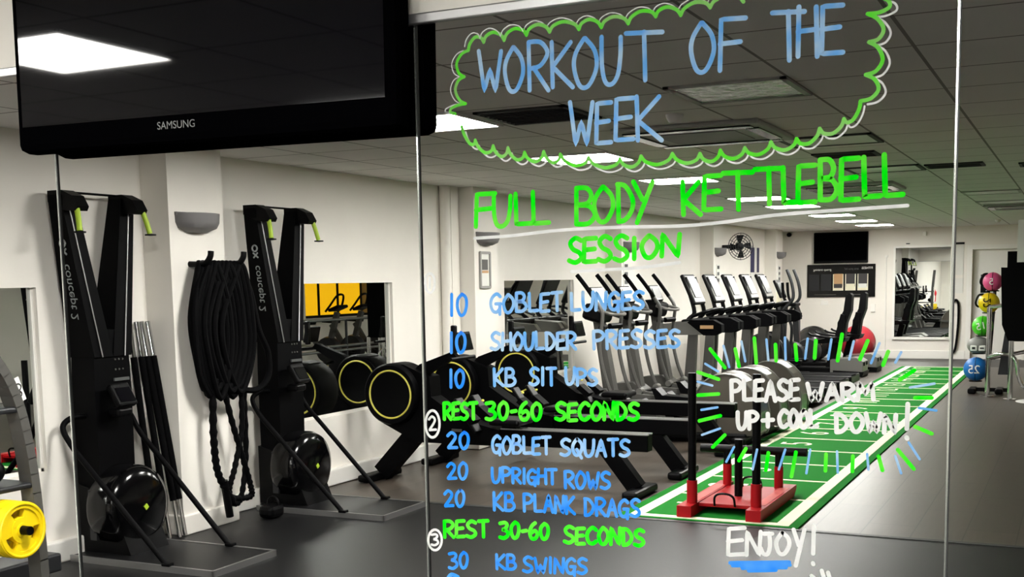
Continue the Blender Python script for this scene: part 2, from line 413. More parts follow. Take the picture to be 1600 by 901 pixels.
cassette(-.75, 17.2, 'farthest ceiling air conditioner just right of the far lights')
for x, y, l in ((-2.05, 6.35, 'small smoke detector beside the word WEEK'), (-1.3, 21.5, 'small ceiling sensor near the far door')):
    tag(MB().lathe([(0, -.045), (.03, -.045), (.045, -.02), (.05, 0)], (x, y, CEIL), 'z', 20).build('smoke_detector', 'panel_off'), l, 'detector')

# ------------------------------------------------------------------ far wall
def wall_tv():
    t = thing('television', 'black wall screen high on the far wall above the poster board', 'television', (-4.27, YF, 2.16))
    MB().box((0, -.05, 0), (1.04, .06, .6), None, .012).build('housing', 'black', t)
    MB().box((0, -.083, .015), (1.0, .006, .54)).build('screen', 'bezel', t)
    MB().box((0, -.01, 0), (.3, .03, .3)).build('wall_bracket', 'black', t)
wall_tv()
bd = thing('notice_board', 'black poster board below the far wall screen with three pale posters', 'notice board', (-4.265, YF, 1.515))
MB().box((0, -.015, 0), (1.31, .03, .64), None, .006).build('board', 'gloss', bd)
for i in range(5):
    x = -.52+.235*i
    p = MB().box((x, -.032, -.03), (.2, .006, .32)).build('poster', 'cream' if i > 1 else 'dgrey', bd, 'pale framed poster' if i > 1 else 'empty dark poster pocket')
    if i > 1:
        MB().box((x, -.037, .0+.01), (.17, .004, .25)).build('picture', ['tan', 'paperdark', 'paperdark'][i-2], p)
        MB().box((x, -.041, -.1), (.16, .004, .08)).build('caption', ['paperdark', 'cream', 'paper'][i-2], p)
text_obj('lettering', 'group training', .062, 'white', bd, (-.36, -.032, .22), (1, 0, 0), (0, 0, 1), True)
text_obj('lettering', 'are you in?', .062, 'lcd', bd, (.2, -.032, .23), (1, 0, 0), (0, 0, 1), True)
text_obj('lettering', 'FITNESS', .06, 'white', bd, (.5, -.032, .24), (1, 0, 0), (0, 0, 1), True)
MB().box((-.3, -.033, -.27), (.42, .005, .012)).build('strip', 'mgrey', bd); MB().box((.3, -.033, -.27), (.36, .005, .012)).build('strip', 'mgrey', bd)
tag(MB().box((-4.58, YF-.008, 1.085), (.14, .016, .08), None, .005).build('socket', 'trim'), 'white double socket plate below the poster board', 'socket')
tag(MB().box((-3.645, YF-.02, .98), (.09, .04, .15), None, .008).build('thermostat', 'trim'), 'small white control box right of the poster board', 'control box')
tag(MB().cyl((-3.41, YF-.02, .16), (-3.41, YF-.02, 1.97), .012).box((-3.41, YF-.025, 1.97), (.05, .05, .04)).build('cable_conduit', 'trim'), 'thin white cable conduit running down the wall left of the far mirror', 'conduit')
mr = thing('wall_mirror', 'tall mirror on the far wall reflecting the row of machines', 'mirror', (-2.74, YF, .42))
MB().span((-.5, -.025, 0), (.5, -.015, 1.7)).build('mirror_glass', 'mirror', mr)
MB().span((-.54, -.015, -.05), (.54, 0, 1.74)).span((-.54, -.04, -.05), (.54, 0, -.0)).span((-.54, -.04, 0), (-.5, 0, 1.74)).span((.5, -.04, 0), (.54, 0, 1.74)).build('frame', 'trim', mr)
nt = thing('wall_notice', 'column of white notices beside the far mirror', 'notice', (-2.1, YF, 1.65))
for z in (-.26, .08, .36): MB().box((0, -.006, z), (.17, .012, .28)).build('sheet', 'paper', nt)
MB().box((0, -.008, .53), (.19, .016, .04)).build('clip', 'black', nt)
tag(MB().tube(smooth_path([(-2.17, YF-.05, 1.09), (-2.12, YF-.05, 1.12), (-2.08, YF-.05, 1.0), (-2.08, YF-.05, .6), (-2.12, YF-.06, .2), (-2.18, YF-.06, .12)], 6), .022, 8).build('resistance_band', 'black'), 'black band hanging beside the far mirror', 'band')
ds = thing('door_sign', 'small black sign on the white far door', 'sign', (-1.63, YF+.125, 1.42))
MB().box((0, -.005, 0), (.17, .01, .34)).build('plate', 'black', ds)
for z in (.1, -.06): MB().box((.02, -.012, z), (.1, .004, .03)).build('print', 'mgrey', ds)
tag(MB().ell((-5.28, YF-.06, 2.44), (.05, .06, .045), 12, 8).build('security_camera', 'black'), 'tiny black camera in the far left corner under the ceiling', 'camera')
tag(MB().box((-2.72, YF-.04, 2.38), (.07, .08, .09), None, .01).build('motion_sensor', 'trim'), 'small white sensor high on the far wall above the mirror', 'sensor')
tag(MB().box((-3.02, YF-.012, 2.2), (.07, .024, .02), None, .004).build('wall_hook', 'dgrey'), 'tiny dark hook on the far wall above the mirror', 'hook')

# ------------------------------------------------------------------ sconces, notices on the pilasters
def sconce(y, label):
    t = thing('wall_light', label, 'wall light', (CX, y, 2.03), 0, 'grey uplighters on the columns')
    s = MB(); n = 14; prof = [(.0, -.08), (.045, -.075), (.078, -.05), (.088, -.015), (.09, .045)]
    vs = []; fs = []
    for r, h in prof:
        for k in range(n+1):
            a = -PI/2+PI*k/n; vs.append((max(0, r*2.0*math.cos(a)*.75), r*2.1*math.sin(a), h))
    for i in range(len(prof)-1):
        for k in range(n): fs.append((i*(n+1)+k, i*(n+1)+k+1, (i+1)*(n+1)+k+1, (i+1)*(n+1)+k))
    s.add(vs, fs, True); s.add([(0, -.18, -.03), (0, .18, -.03), (0, .18, .04), (0, -.18, .04)], [(0, 1, 2, 3)])
    s.build('bowl', 'sconce', t)
    MB().span((-.0, -.19, .03), (.02, .19, .05)).build('back_plate', 'sconce', t)
for (y0, y1), l in zip(pil, ('grey uplighter on the nearest column above the battle rope', 'grey uplighter on the second column above the framed picture', 'grey uplighter on the third column behind the word SESSION', 'grey uplighter on the fourth column beside the fan', 'grey uplighter on the last column before the far wall')):
    sconce((y0+y1)/2-.02, l)
pf = thing('picture_frame', 'narrow framed picture on the second column', 'picture', (CX, 10.17, 1.72))
fr = MB()
for s in (-1, 1): fr.span((0, s*.1-.012, -.17), (.02, s*.1+.012, .17)); fr.span((0, -.1, s*.165-.012), (.02, .1, s*.165+.012))
fr.build('frame', 'acgrey', pf)
MB().span((0, -.09, -.16), (.008, .09, .16)).build('picture', 'paper', pf)
MB().span((.008, -.06, .0), (.011, .06, .1)).build('photo_print', 'mgrey', pf); MB().span((.008, -.06, -.03), (.011, .07, -.005)).build('photo_print', 'tan', pf)
for y, l in ((14.1, 'white notice strip on the third column under the uplighter'), (18.3, 'white notice strip on the fourth column under the fan'), (22.5, 'white notice strip on the last column')):
    t = thing('wall_notice', l, 'notice', (CX, y, 1.62), 0, 'notices on the columns')
    MB().span((0, -.09, -.2), (.008, .09, .2)).build('sheet', 'paper', t)
    for z, m in ((.16, 'paperdark'), (.06, 'lcd'), (-.04, 'lcd')): MB().span((.008, -.06, z-.03), (.011, .05, z+.02)).build('print', m, t)
tag(MB().span((CX, 22.32, .75), (CX+.01, 22.7, 1.35)).build('wall_poster', 'cream'), 'cream sheet low on the last column behind the step machine', 'poster')
bp = thing('wall_poster', 'dark blue poster with a white stripe on the left wall between the last columns', 'poster', (WX, 21.5, 1.95))
MB().span((0, -.3, -.25), (.012, .3, .2)).build('sheet', 'navy', bp); MB().span((.012, -.06, -.25), (.016, .1, .2)).build('stripe', 'paper', bp)
MB().span((0, -.3, -.62), (.012, .3, -.26)).build('sheet', 'paper', bp, 'white lower sheet')
# wall fan
fn = thing('wall_fan', 'black and grey wall fan on the fourth column', 'fan', (CX, 18.55, 2.1))
MB().bar((0, 0, 0), (.22, .03, 0), .06, .07, bev=.01).build('arm', 'dgrey', fn)
g = MB(); 
for k in range(5): g.torus((.3, .0, 0), .05+.04*k, .006, 'x', 28, 5)
for k in range(12):
    a = k*PI/6; g.tube([(.3, 0, 0), (.3, .21*math.cos(a), .21*math.sin(a))], .004, 5)
R = Matrix.Translation((.3, 0, 0)) @ Matrix.Rotation(-.9, 4, 'Z') @ Matrix.Translation((-.3, 0, 0))
g.xf(R).build('grille', 'dgrey', fn)
MB().lathe([(0, 0), (.06, .0), (.07, .05), (.05, .1), (0, .11)], (.2, 0, 0), 'x', 18).xf(R).build('motor', 'black', fn)
for k in range(4):
    a = k*PI/2
    MB().add([(.285, .03*math.cos(a), .03*math.sin(a)), (.295, .19*math.cos(a-.3), .19*math.sin(a-.3)), (.275, .19*math.cos(a+.35), .19*math.sin(a+.35)), (.28, .1*math.cos(a+.5), .1*math.sin(a+.5))], [(0, 1, 2, 3)]).xf(R).build('blade', 'black', fn)

# ------------------------------------------------------------------ ski machines
def ski():
    t = thing('ski_machine', 'tall black ski machine at the left beside the silver tipped poles', 'ski machine', (-4.79, 5.28, 0), 0, 'black ski machines against the left wall')
    MB().span((-.56, -.27, .0), (.5, .27, .035), .006).build('platform', 'rubber', t)
    e = MB().span((-.56, -.285, .0), (.515, -.27, .038)).span((-.56, .27, .0), (.515, .285, .038)).span((.5, -.285, 0), (.515, .285, .038))
    e.build('platform_trim', 'alu', t)
    # column: solid up to the fork
    MB().prism([(-.15, .03), (.13, .03), (.145, 1.0), (.13, 1.36), (-.14, 1.36), (-.155, 1.0)], 'x', -.60, -.42).build('column', 'matt', t)
    MB().prism([(-.62, .03), (-.2, .03), (-.28, .22), (-.42, .4), (-.62, .45)], 'y', -.16, .16).build('base_housing', 'black', t)
    for s in (-1, 1):
        a = MB(); y0, y1 = s*.075, s*.235
        for (z0, z1, ya, yb, d0, d1, wa, wb) in ((1.2, 2.14, y0, y1, .20, .10, .075, .055),):
            vs = []
            for z, y, d, wd in ((z0, ya, d0, wa), (z1, yb, d1, wb)):
                vs += [(-.51-d/2, y-wd, z), (-.51+d/2, y-wd, z), (-.51+d/2, y+wd, z), (-.51-d/2, y+wd, z)]
            a.add(vs, [(3, 2, 1, 0), (4, 5, 6, 7), (0, 1, 5, 4), (1, 2, 6, 5), (2, 3, 7, 6), (3, 0, 4, 7)])
        arm = a.build('upright_arm', 'matt', t)
        MB().tube([(-.405, s*.09, 1.2), (-.455, s*.235, 2.08)], .004, 6).build('drive_cord', 'alu', arm)
        MB().prism([(-.57, 2.10), (-.57, 2.165), (-.46, 2.165), (-.38, 2.13), (-.345, 2.07), (-.36, 2.045), (-.45, 2.05)], 'y', s*.235-.045, s*.235+.045).build('pulley_head', 'black', t)
        h = MB().tube(smooth_path([(-.37, s*.26, 2.07), (-.35, s*.27, 2.0), (-.335, s*.28, 1.93)], 4), .016, 10).build('handle', 'lime', t, 'lime green handle')
        MB().lathe([(0, 0), (.034, .003), (.034, .012), (0, .014)], (-.333, s*.282, 1.915), 'z', 16).build('end_cap', 'black', h)
        MB().tube(smooth_path([(-.5, s*.12, .85), (-.54, s*.22, .85), (-.56, s*.28, .80), (-.50, s*.285, .70), (-.36, s*.285, .56), (.10, s*.275, .11), (.17, s*.275, .04)], 6), .017, 10).build('brace_tube', 'matt', t)
        MB().box((.18, s*.275, .045), (.06, .045, .02), None, .006).build('foot_clamp', 'black', t)
    MB().tube([(-.52, -.24, 2.16), (-.52, .24, 2.16)], .007, 8).build('crossbar', 'black', t)
    # fan drum at the foot, facing out
    d = MB().lathe([(0, -.46), (.235, -.46), (.25, -.43), (.25, -.30), (.235, -.26), (.2, -.24), (.19, -.235), (.17, -.225), (.0, -.22)], (0, 0, .30), 'x', 44)
    dr = d.build('fan_drum', 'gloss', t)
    MB().torus((-.262, 0, .30), .205, .008, 'x', 44, 8).build('drum_rim', 'black', dr)
    MB().box((-.215, 0, .30), (.006, .028, .028), Matrix.Rotation(.6, 3, 'X')).build('badge', 'lime', dr)
    MB().bar((-.44, -.2, .12), (-.44, -.2, .42), .05, .02).build('side_panel', 'dgrey', dr)
    # monitor on its bracket
    R = Matrix.Rotation(-.55, 3, 'Y')
    m = MB().box((-.34, -.02, .97), (.045, .15, .15), R, .012).build('monitor', 'black', t)
    MB().box((-.314, -.02, .975), (.006, .115, .095), R).build('display', 'screen', m)
    for k in range(3): MB().box((-.30, -.06+.04*k, .925), (.006, .02, .008), R).build('button', 'mgrey', m)
    MB().box((-.36, -.02, .87), (.09, .12, .05), None, .015).build('monitor_bracket', 'black', t)
    MB().box((-.415, .06, 1.06), (.012, .12, .018)).build('label_strip', 'lcd', t)
    # lettering down the near arm, seen reversed
    up = Vector((.0, .0, 1)).normalized(); dn = Vector((-.0, .16, -.94)).normalized()
    L = text_obj('logo', 'concept 2', .082, 'logo', t, (-.505, -.211, 1.585), (.0, .15, -.94), (-1, 0, 0), False, 'grey maker lettering')
    MB().torus((-.505, -.252, 1.865), .021, .006, 'y', 20, 6).bar((-.525, -.247, 1.835), (-.485, -.242, 1.80), .01, .004).bar((-.485, -.247, 1.835), (-.525, -.242, 1.80), .01, .004).build('emblem', 'logo', t)
    for z in (1.12, 1.18):
        for k in range(3): MB().lathe([(0, .006), (.005, .005), (.006, 0)], (-.42, .02+.03*k, z), 'x', 8).build('bolt', 'mgrey', t)
    return t
SK = ski()
copy_thing(SK, (-4.73, 6.96, 0), 'tall black ski machine behind the hanging battle rope, next to the wall mirror')

# ------------------------------------------------------------------ poles leaning between ski machine and column
tops = [(-5.395, 5.625), (-5.385, 5.675), (-5.39, 5.725), (-5.385, 5.775)]; bots = [(-5.25, 5.625), (-5.19, 5.67), (-5.155, 5.722), (-5.165, 5.785)]
for i, l in enumerate(('leftmost silver tipped black pole leaning on the wall', 'second leaning black pole from the left', 'third leaning black pole from the left', 'rightmost leaning black pole, next to the column')):
    a = Vector((bots[i][0], bots[i][1], .012)); c = Vector((tops[i][0]+.0, tops[i][1], 1.39)); d = c-a
    t = thing('exercise_bar', l, 'bar', a, 0, 'bars leaning by the column')
    MB().tube([d*.17, d*.84], .021, 14).build('foam_sleeve', 'foam', t)
    MB().tube([d*0, d*.17], .0135, 14).build('bar_end', 'chrome', t); MB().tube([d*.84, d*1.0], .0175, 14).build('bar_end', 'chrome', t)

# ------------------------------------------------------------------ battle rope on the column
for i, (y, l) in enumerate(((5.99, 'left black peg holding the battle rope'), (6.32, 'right black peg holding the battle rope'))):
    tag(MB().tube(smooth_path([(CX, y, 1.75), (CX+.12, y, 1.75), (CX+.16, y+.01, 1.79), (CX+.165, y+.015, 1.83)], 4), .02, 10).build('wall_peg', 'black'), l, 'peg')
rp = thing('battle_rope', 'coiled thick black battle rope hanging on the nearest column', 'rope', (CX+.07, 6.16, 1.76))
def rope_tube(mb, pts, r=.021): mb.tube(smooth_path(pts, 7), r, 9)
rb = MB(); rnd = random.Random(3)
for k in range(15):
    y0 = -.16+.33*k/14; lo = -.80-rnd.uniform(0, .1); xo = .0+.012*(k % 5)
    wl_ = -.30+.26*(k/14)+rnd.uniform(-.02, .02); wr_ = -.08+.33*(k/14)+rnd.uniform(-.02, .02)
    rope_tube(rb, [(xo, y0, .0), (xo+.02, y0*.8+wl_*.25, -.06), (xo+.03, wl_, -.35), (xo+.03, wl_*.9, -.6), (xo+.03, (wl_+wr_)/2, lo), (xo+.03, wr_, -.6), (xo+.03, wr_, -.3), (xo+.02, y0*.8+wr_*.3, -.06), (xo, y0+.012, .0)])
for k in range(4): rope_tube(rb, [(.02+.03*(k % 2), -.16+k*.02, -.02), (.05, -.29+.02*k, -.3), (.05, -.27+.03*k, -.7), (.05, -.18+.02*k, -.86)])
rope_tube(rb, [(.04, .2, -.02), (.06, .27, -.2), (.07, .33, -.45), (.08, .41, -.62), (.08, .40, -.78), (.07, .28, -.86), (.06, .1, -.84)])
rb.build('coil', 'rope', rp)
tl = MB()
def braid(mb, pts, r=.02):
    P = smooth_path(pts, 14); mb.tube(P, [r*(1+.16*math.sin(i*1.9)) for i in range(len(P))], 9)
braid(tl, [(.05, -.14, -.75), (.06, -.17, -1.1), (.06, -.15, -1.35), (.07, -.08, -1.5)], .024)
braid(tl, [(.05, -.06, -.75), (.06, .02, -1.05), (.07, .1, -1.3), (.07, .17, -1.5), (.07, .17, -1.58), (.06, .02, -1.57), (.06, -.06, -1.53)])
braid(tl, [(.05, .14, -.8), (.06, .12, -1.1), (.07, .02, -1.35), (.07, -.05, -1.5), (.06, .0, -1.6), (.06, .08, -1.57), (.05, .16, -1.3), (.05, .17, -.85)], .019)
tl.build('tail', 'rope', rp)
for p, q in (((.07, -.1, -1.43), (.07, -.055, -1.68)), ((.07, -.09, -1.5), (.07, -.02, -1.58))): MB().tube([p, q], .026, 12).build('end_sleeve', 'black', rp)
ka = thing('ankle_weight', 'small black bundle on the floor beside the nearest column base', 'weight', (-5.02, 6.5, 0))
MB().box((0, 0, .05), (.12, .16, .09), None, .03).build('pad', 'black', ka); MB().torus((0, .02, .1), .045, .008, 'y', 18, 6).build('strap', 'black', ka)

# ------------------------------------------------------------------ rowing machines
def rower():
    t = thing('rowing_machine', 'nearest black rowing machine with yellow rimmed drum', 'rowing machine', (-5.0, 8.2, 0), 0, 'black rowing machines in a row')
    d = MB().lathe([(.0, -.13), (.195, -.13), (.21, -.14), (.235, -.14), (.25, -.12), (.25, .12), (.235, .14), (0, .14)], (0, 0, .715), 'y', 48).build('fan_drum', 'matt', t)
    MB().torus((0, -.134, .715), .192, .0075, 'y', 60, 8).build('drum_ring', 'ring', d, 'pale yellow ring')
    sh = MB().prism([(-.1, .95), (.1, .955), (.34, .86), (.35, .70), (.62, .53), (.95, .455), (.95, .33), (.2, .33), (-.12, .48)], 'y', -.085, .085).build('shroud', 'matt', t)
    MB().box((.58, -.088, .44), (.09, .005, .022)).build('nameplate', 'mgrey', sh)
    MB().prism([(.12, .86), (.22, .955), (.52, 1.06), (.56, 1.02), (.30, .88)], 'y', -.03, .03).build('display_arm', 'matt', t)
    tb = MB().box((.60, .03, 1.14), (.025, .22, .15), Matrix.Rotation(-.25, 3, 'Y'), .006).build('tablet', 'black', t)
    MB().box((.615, .03, 1.14), (.004, .19, .12), Matrix.Rotation(-.25, 3, 'Y')).build('display', 'screen', tb)
    MB().box((.57, -.08, 1.16), (.04, .05, .22), None, .01).build('holder', 'black', t)
    MB().tube([(.6, -.2, 1.01), (.6, .2, 1.01)], .014, 10).build('handle', 'black', t)
    MB().span((.85, -.055, .335), (2.16, .055, .46), .006).build('rail', 'matt', t)
    MB().span((.95, -.055, .458), (2.16, -.03, .468)).span((.95, .03, .458), (2.16, .055, .468)).build('rail_track', 'alu', t)
    MB().bar((.26, 0, .5), (-.17, 0, .05), .15, .10, up=(0, 1, 0)).build('front_leg', 'matt', t)
    MB().box((-.2, 0, .03), (.12, .52, .06), None, .02).build('front_foot', 'black', t)
    MB().bar((1.78, 0, .40), (2.06, 0, .05), .12, .10, up=(0, 1, 0)).build('rear_leg', 'matt', t)
    MB().box((2.08, 0, .03), (.12, .5, .06), None, .02).build('rear_foot', 'black', t)
    for s in (-1, 1):
        fp = MB().bar((.62, s*.14, .70), (.80, s*.14, .44), .03, .11, up=(0, 1, 0), bev=.008).build('footplate', 'black', t)
        MB().box((.70, s*.14, .66), (.022, .02, .018), None, .006).build('strap_tab', 'ring', fp); MB().bar((.68, s*.14, .60), (.78, s*.14, .52), .05, .12).build('strap', 'matt', fp)
    MB().box((1.02, 0, .52), (.26, .3, .05), None, .02).box((1.02, 0, .485), (.12, .1, .04)).build('seat', 'black', t)
    return t
RW = rower()
copy_thing(RW, (-4.97, 9.17, 0), 'middle black rowing machine with yellow rimmed drum')
copy_thing(RW, (-4.97, 10.5, 0), 'farthest black rowing machine, in front of the first cross trainer')

# ------------------------------------------------------------------ turf track
tf = thing('turf_track', 'long green sprint turf with white yard lines and numbers', 'turf', (0, 0, 0))
TX0, TX1, TY0, TY1 = -2.81, -1.58, 7.42, 21.6
MB().span((TX0, TY0, -.004), (TX1, TY1, .008)).build('turf', 'turf', tf)
ln = MB()
ln.span((-2.735, TY0+.03, .007), (-2.645, TY1-.02, .011)).span((-1.735, TY0+.03, .007), (-1.645, TY1-.02, .011)).span((-2.645, TY0+.03, .0075), (-1.735, TY0+.10, .0108))
ln.build('side_line', 'line', tf)
k = 0; yy = 8.37
while yy < TY1:
    MB().span((-2.645, yy-.018, .007), (-1.735, yy+.018, .0105)).build('yard_line', 'line', tf); yy += .82; k += 1
for i in range(k):
    text_obj('yard_number', str(i+1), .42, 'line', tf, (-2.40, 7.98+.82*i, .0112), (0, -1, 0), (-1, 0, 0), True)

# ------------------------------------------------------------------ sled
sl = thing('weight_sled', 'red and black push sled standing on the front of the turf', 'sled', (-2.12, 7.98, .0125))
for s in (-1, 1):
    MB().prism([(-.50, .0), (.50, .0), (.58, .05), (.58, .075), (-.50, .075), (-.50, .02)], 'x', s*.235-.05, s*.235+.05).build('skid', 'red', sl)
    MB().span((s*.235-.034, -.3, .0752), (s*.235+.034, .42, .077)).build('skid_strip', 'palered', sl, 'pale worn strip')
    MB().cyl((s*.22, -.36, .07), (s*.22, -.36, .23), .036, 20).build('socket', 'red', sl)
    MB().cyl((s*.22, -.36, .23), (s*.22, -.36, .96), .028, 20).build('push_post', 'black', sl)
    MB().cyl((s*.19, .42, .07), (s*.19, .42, .23), .032, 20).build('socket', 'red', sl)
    MB().cyl((s*.19, .42, .23), (s*.19, .42, .335), .028, 20).build('rear_post', 'black', sl)
    hp = [(.06*math.cos(a)*1.1, s*.0, 0) for a in (0,)]
MB().span((-.2, -.32, .045), (.2, .45, .07), .004).build('deck', 'red', sl)
MB().cyl((-.39, .42, .34), (.39, .42, .34), .031, 20).build('crossbar', 'black', sl)
MB().cyl((0, .02, .07), (0, .02, .47), .028, 20).build('weight_post', 'black', sl)
for y, z in ((-.335, .06), (.40, .06)):
    MB().tube(smooth_path([(-.07, y, z), (-.065, y-.015, z+.06), (-.03, y-.02, z+.085), (.03, y-.02, z+.085), (.065, y-.015, z+.06), (.07, y, z)], 4), .008, 8).build('carry_handle', 'black', sl)

# ------------------------------------------------------------------ cross trainers
def cross_trainer(label, loc, dark=False, group='cross trainers'):
    t = thing('cross_trainer', label, 'cross trainer', loc, 0, group)
    A = 'dgrey' if dark else 'mgrey'; H = 'dgrey' if dark else 'hood'
    MB().span((-.25, -.20, .02), (1.58, .20, .10), .02).span((-.28, -.30, 0), (-.14, .30, .06), .02).span((1.46, -.32, 0), (1.60, .32, .07), .02).build('base', 'black', t)
    # rear drive hood
    prof = []
    for i in range(-3, 20):
        a = PI*i/16; prof.append((1.36+.36*math.cos(a), max(.08, .22+.46*math.sin(a))))
    MB().prism(prof, 'y', -.17, .17).build('drive_hood', H, t)
    rim = MB()
    for s in (-1, 1): rim.tube([(x, s*.172, z) for x, z in prof], .011, 6)
    rim.build('hood_trim', 'silver', t)
    MB().prism([(.75, .1), (1.0, .1), (1.0, .42), (.9, .36)], 'y', -.12, .12).build('hood_step', 'black', t)
    # front column
    MB().bar((.18, 0, .08), (-.02, 0, 1.25), .13, .12, w2=.09).build('column', A, t)
    MB().prism([(-.2, .05), (.4, .05), (.3, .36), (.1, .5), (-.12, .48)], 'y', -.14, .14).build('front_cover', A, t)
    c = MB().box((-.02, 0, 1.27), (.22, .36, .17), Matrix.Rotation(.3, 3, 'Y'), .04).build('console_body', 'black', t)
    R = Matrix.Rotation(-.38, 3, 'Y')
    MB().box((-.02, 0, 1.44), (.03, .34, .2), R, .012).build('console', 'black', t)
    MB().box((-.002, 0, 1.445), (.008, .31, .17), R, .003).build('console_bezel', 'silver', t)
    MB().box((.004, 0, 1.45), (.006, .25, .12), R).build('display', 'screen' if dark else 'lcd', t)
    for s in (-1, 1):
        y = s*.27
        MB().tube(smooth_path([(-.14, y, 1.66), (-.05, y, 1.55), (.06, y, 1.40)], 4), .022, 10).build('grip', 'foam', t)
        arm = MB().tube(smooth_path([(.06, y, 1.40), (.13, y, 1.28), (.12, y, 1.12), (.10, y*1.02, .9), (.16, y, .62), (.24, y, .42)], 5), .02, 10).build('swing_arm', A, t)
        MB().cyl((.24, y-.05, .42), (.24, y+.05, .42), .034, 14).build('pivot', 'silver', arm)
        MB().cyl((.08, s*.06, 1.13), (.12, y, 1.13), .03, 12).build('arm_axle', 'black', t)
        MB().bar((.24, y*.9, .40), (1.28, y*.75, .33 if s > 0 else .22), .05, .05).build('pedal_rail', A, t)
        z = .37 if s > 0 else .30
        MB().prism([(.55, z), (.95, z-.02), (1.0, z+.03), (.62, z+.05), (.55, z+.12), (.50, z+.12)], 'y', y*.85-.09, y*.85+.09).build('pedal', 'black', t)
        MB().bar((.93, y*.85-.095, z-.01), (1.0, y*.85-.095, z+.03), .012, .006).build('pedal_edge', 'silver', t)
    MB().cyl((.24, -.3, .40), (.24, .3, .40), .024, 12).build('link_roller', 'black', t)
    MB().tube(smooth_path([(.05, -.17, 1.3), (.2, -.17, 1.26), (.24, 0, 1.25), (.2, .17, 1.26), (.05, .17, 1.3)], 5), .017, 8).build('fixed_handle', 'silver', t)
    return t
CT = cross_trainer('nearest grey cross trainer, just beyond the rowing machines', (-4.45, 11.3, 0))
copy_thing(CT, (-4.45, 12.12, 0), 'second grey cross trainer from the rowing machines')
copy_thing(CT, (-4.45, 13.1, 0), 'third grey cross trainer, just before the treadmills')

# ------------------------------------------------------------------ treadmills
def treadmill(label, loc):
    t = thing('treadmill', label, 'treadmill', loc, 0, 'row of treadmills')
    MB().span((-.25, -.36, .05), (1.40, .36, .17), .02).build('deck', 'black', t)
    MB().span((.1, -.26, .172), (1.39, .26, .178)).build('belt', 'foam', t)
    MB().prism([(-.28, .04), (.22, .04), (.2, .22), (.02, .30), (-.2, .26)], 'y', -.34, .34).build('motor_hood', 'dgrey', t)
    for s in (-1, 1):
        y = s*.37
        MB().bar((.1, y, .1), (.16, y, 1.02), .14, .07, up=(0, 1, 0), w2=.1).build('upright', 'mgrey', t)
        MB().prism([(-.40, .98), (-.34, 1.06), (.15, 1.10), (.42, 1.10), (.50, 1.05), (.50, .98), (.42, .94), (-.3, .93)], 'y', y-.05, y+.05).build('handrail', 'silver', t)
        MB().prism([(.10, 1.085), (.14, 1.112), (.42, 1.112), (.52, 1.06), (.52, .97), (.44, .93), (.3, .93)], 'y', y-.058, y+.058).build('rail_grip', 'foam', t)
        if s < 0: MB().box((.34, y-.06, 1.03), (.16, .004, .04)).build('nameplate', 'tan', t)
        MB().tube(smooth_path([(-.02, y*.75, 1.0), (.06, y*.62, 1.12), (.12, y*.55, 1.2), (.06, y*.52, 1.42), (-.0, y*.5, 1.62)], 4), .026, 8).build('console_strut', 'black', t)
    R = Matrix.Rotation(-.42, 3, 'Y')
    MB().box((.04, 0, 1.47), (.05, .46, .40), R, .02).build('console', 'black', t)
    MB().box((.065, 0, 1.475), (.012, .40, .34), R, .004).build('console_bezel', 'silver', t)
    MB().box((.074, 0, 1.49), (.006, .32, .25), R).build('display', 'lcd', t)
    MB().span((.0, -.38, 1.02), (.16, .38, 1.12), .03).build('dash', 'black', t)
    MB().tube(smooth_path([(.12, -.3, 1.15), (.32, -.26, 1.22), (.38, 0, 1.24), (.32, .26, 1.22), (.12, .3, 1.15)], 5), .02, 8).build('hand_bar', 'black', t)
    return t
TM = treadmill('nearest treadmill, its maker plate facing the viewer', (-4.33, 14.0, 0))
for y, l in ((14.9, 'second treadmill of the row'), (15.78, 'third treadmill, in the middle of the row'), (16.7, 'fourth treadmill of the row'), (17.6, 'last treadmill before the dark step machine')): copy_thing(TM, (-4.33, y, 0), l)
sm = thing('step_machine', 'dark step machine with tall curved grips at the end of the treadmill row', 'step machine', (-4.15, 18.45, 0))
MB().span((-.75, -.22, .02), (.35, .22, .12), .02).span((-.8, -.32, 0), (-.68, .32, .07), .02).span((.25, -.32, 0), (.37, .32, .07), .02).build('base', 'black', sm)
for s_ in (-1, 1):
    y = s_*.24
    MB().lathe([(0, -.05), (.30, -.05), (.33, -.03), (.33, .03), (.30, .05), (0, .05)], (-.28, y, .42), 'y', 36).build('side_disc', 'dgrey', sm)
    MB().torus((-.28, y+s_*.05, .42), .31, .008, 'y', 40, 6).build('disc_trim', 'mgrey', sm)
    MB().tube(smooth_path([(.02, y, .42), (.04, y, .8), (-.02, y, 1.0), (.06, y, 1.15), (.16, y, 1.28), (.14, y, 1.5), (.06, y, 1.72)], 5), .024, 10).build('moving_grip', 'dgrey', sm)
    MB().tube(smooth_path([(.06, y*.6, 1.2), (.0, y*.7, 1.3), (-.02, y*.7, 1.52)], 5), .022, 8).build('fixed_grip', 'black', sm)
    MB().box((.12, y*.9, .3), (.36, .16, .05), None, .015).build('pedal', 'black', sm)
MB().bar((-.1, 0, .1), (-.02, 0, 1.2), .13, .12, w2=.09).build('column', 'dgrey', sm)
MB().box((.06, 0, 1.18), (.26, .34, .05), None, .015).build('tray', 'black', sm)
MB().box((-.1, 0, 1.42), (.04, .36, .3), Matrix.Rotation(-.4, 3, 'Y'), .015).build('console', 'black', sm)
MB().box((-.075, 0, 1.43), (.008, .28, .2), Matrix.Rotation(-.4, 3, 'Y')).build('display', 'lcd', sm)

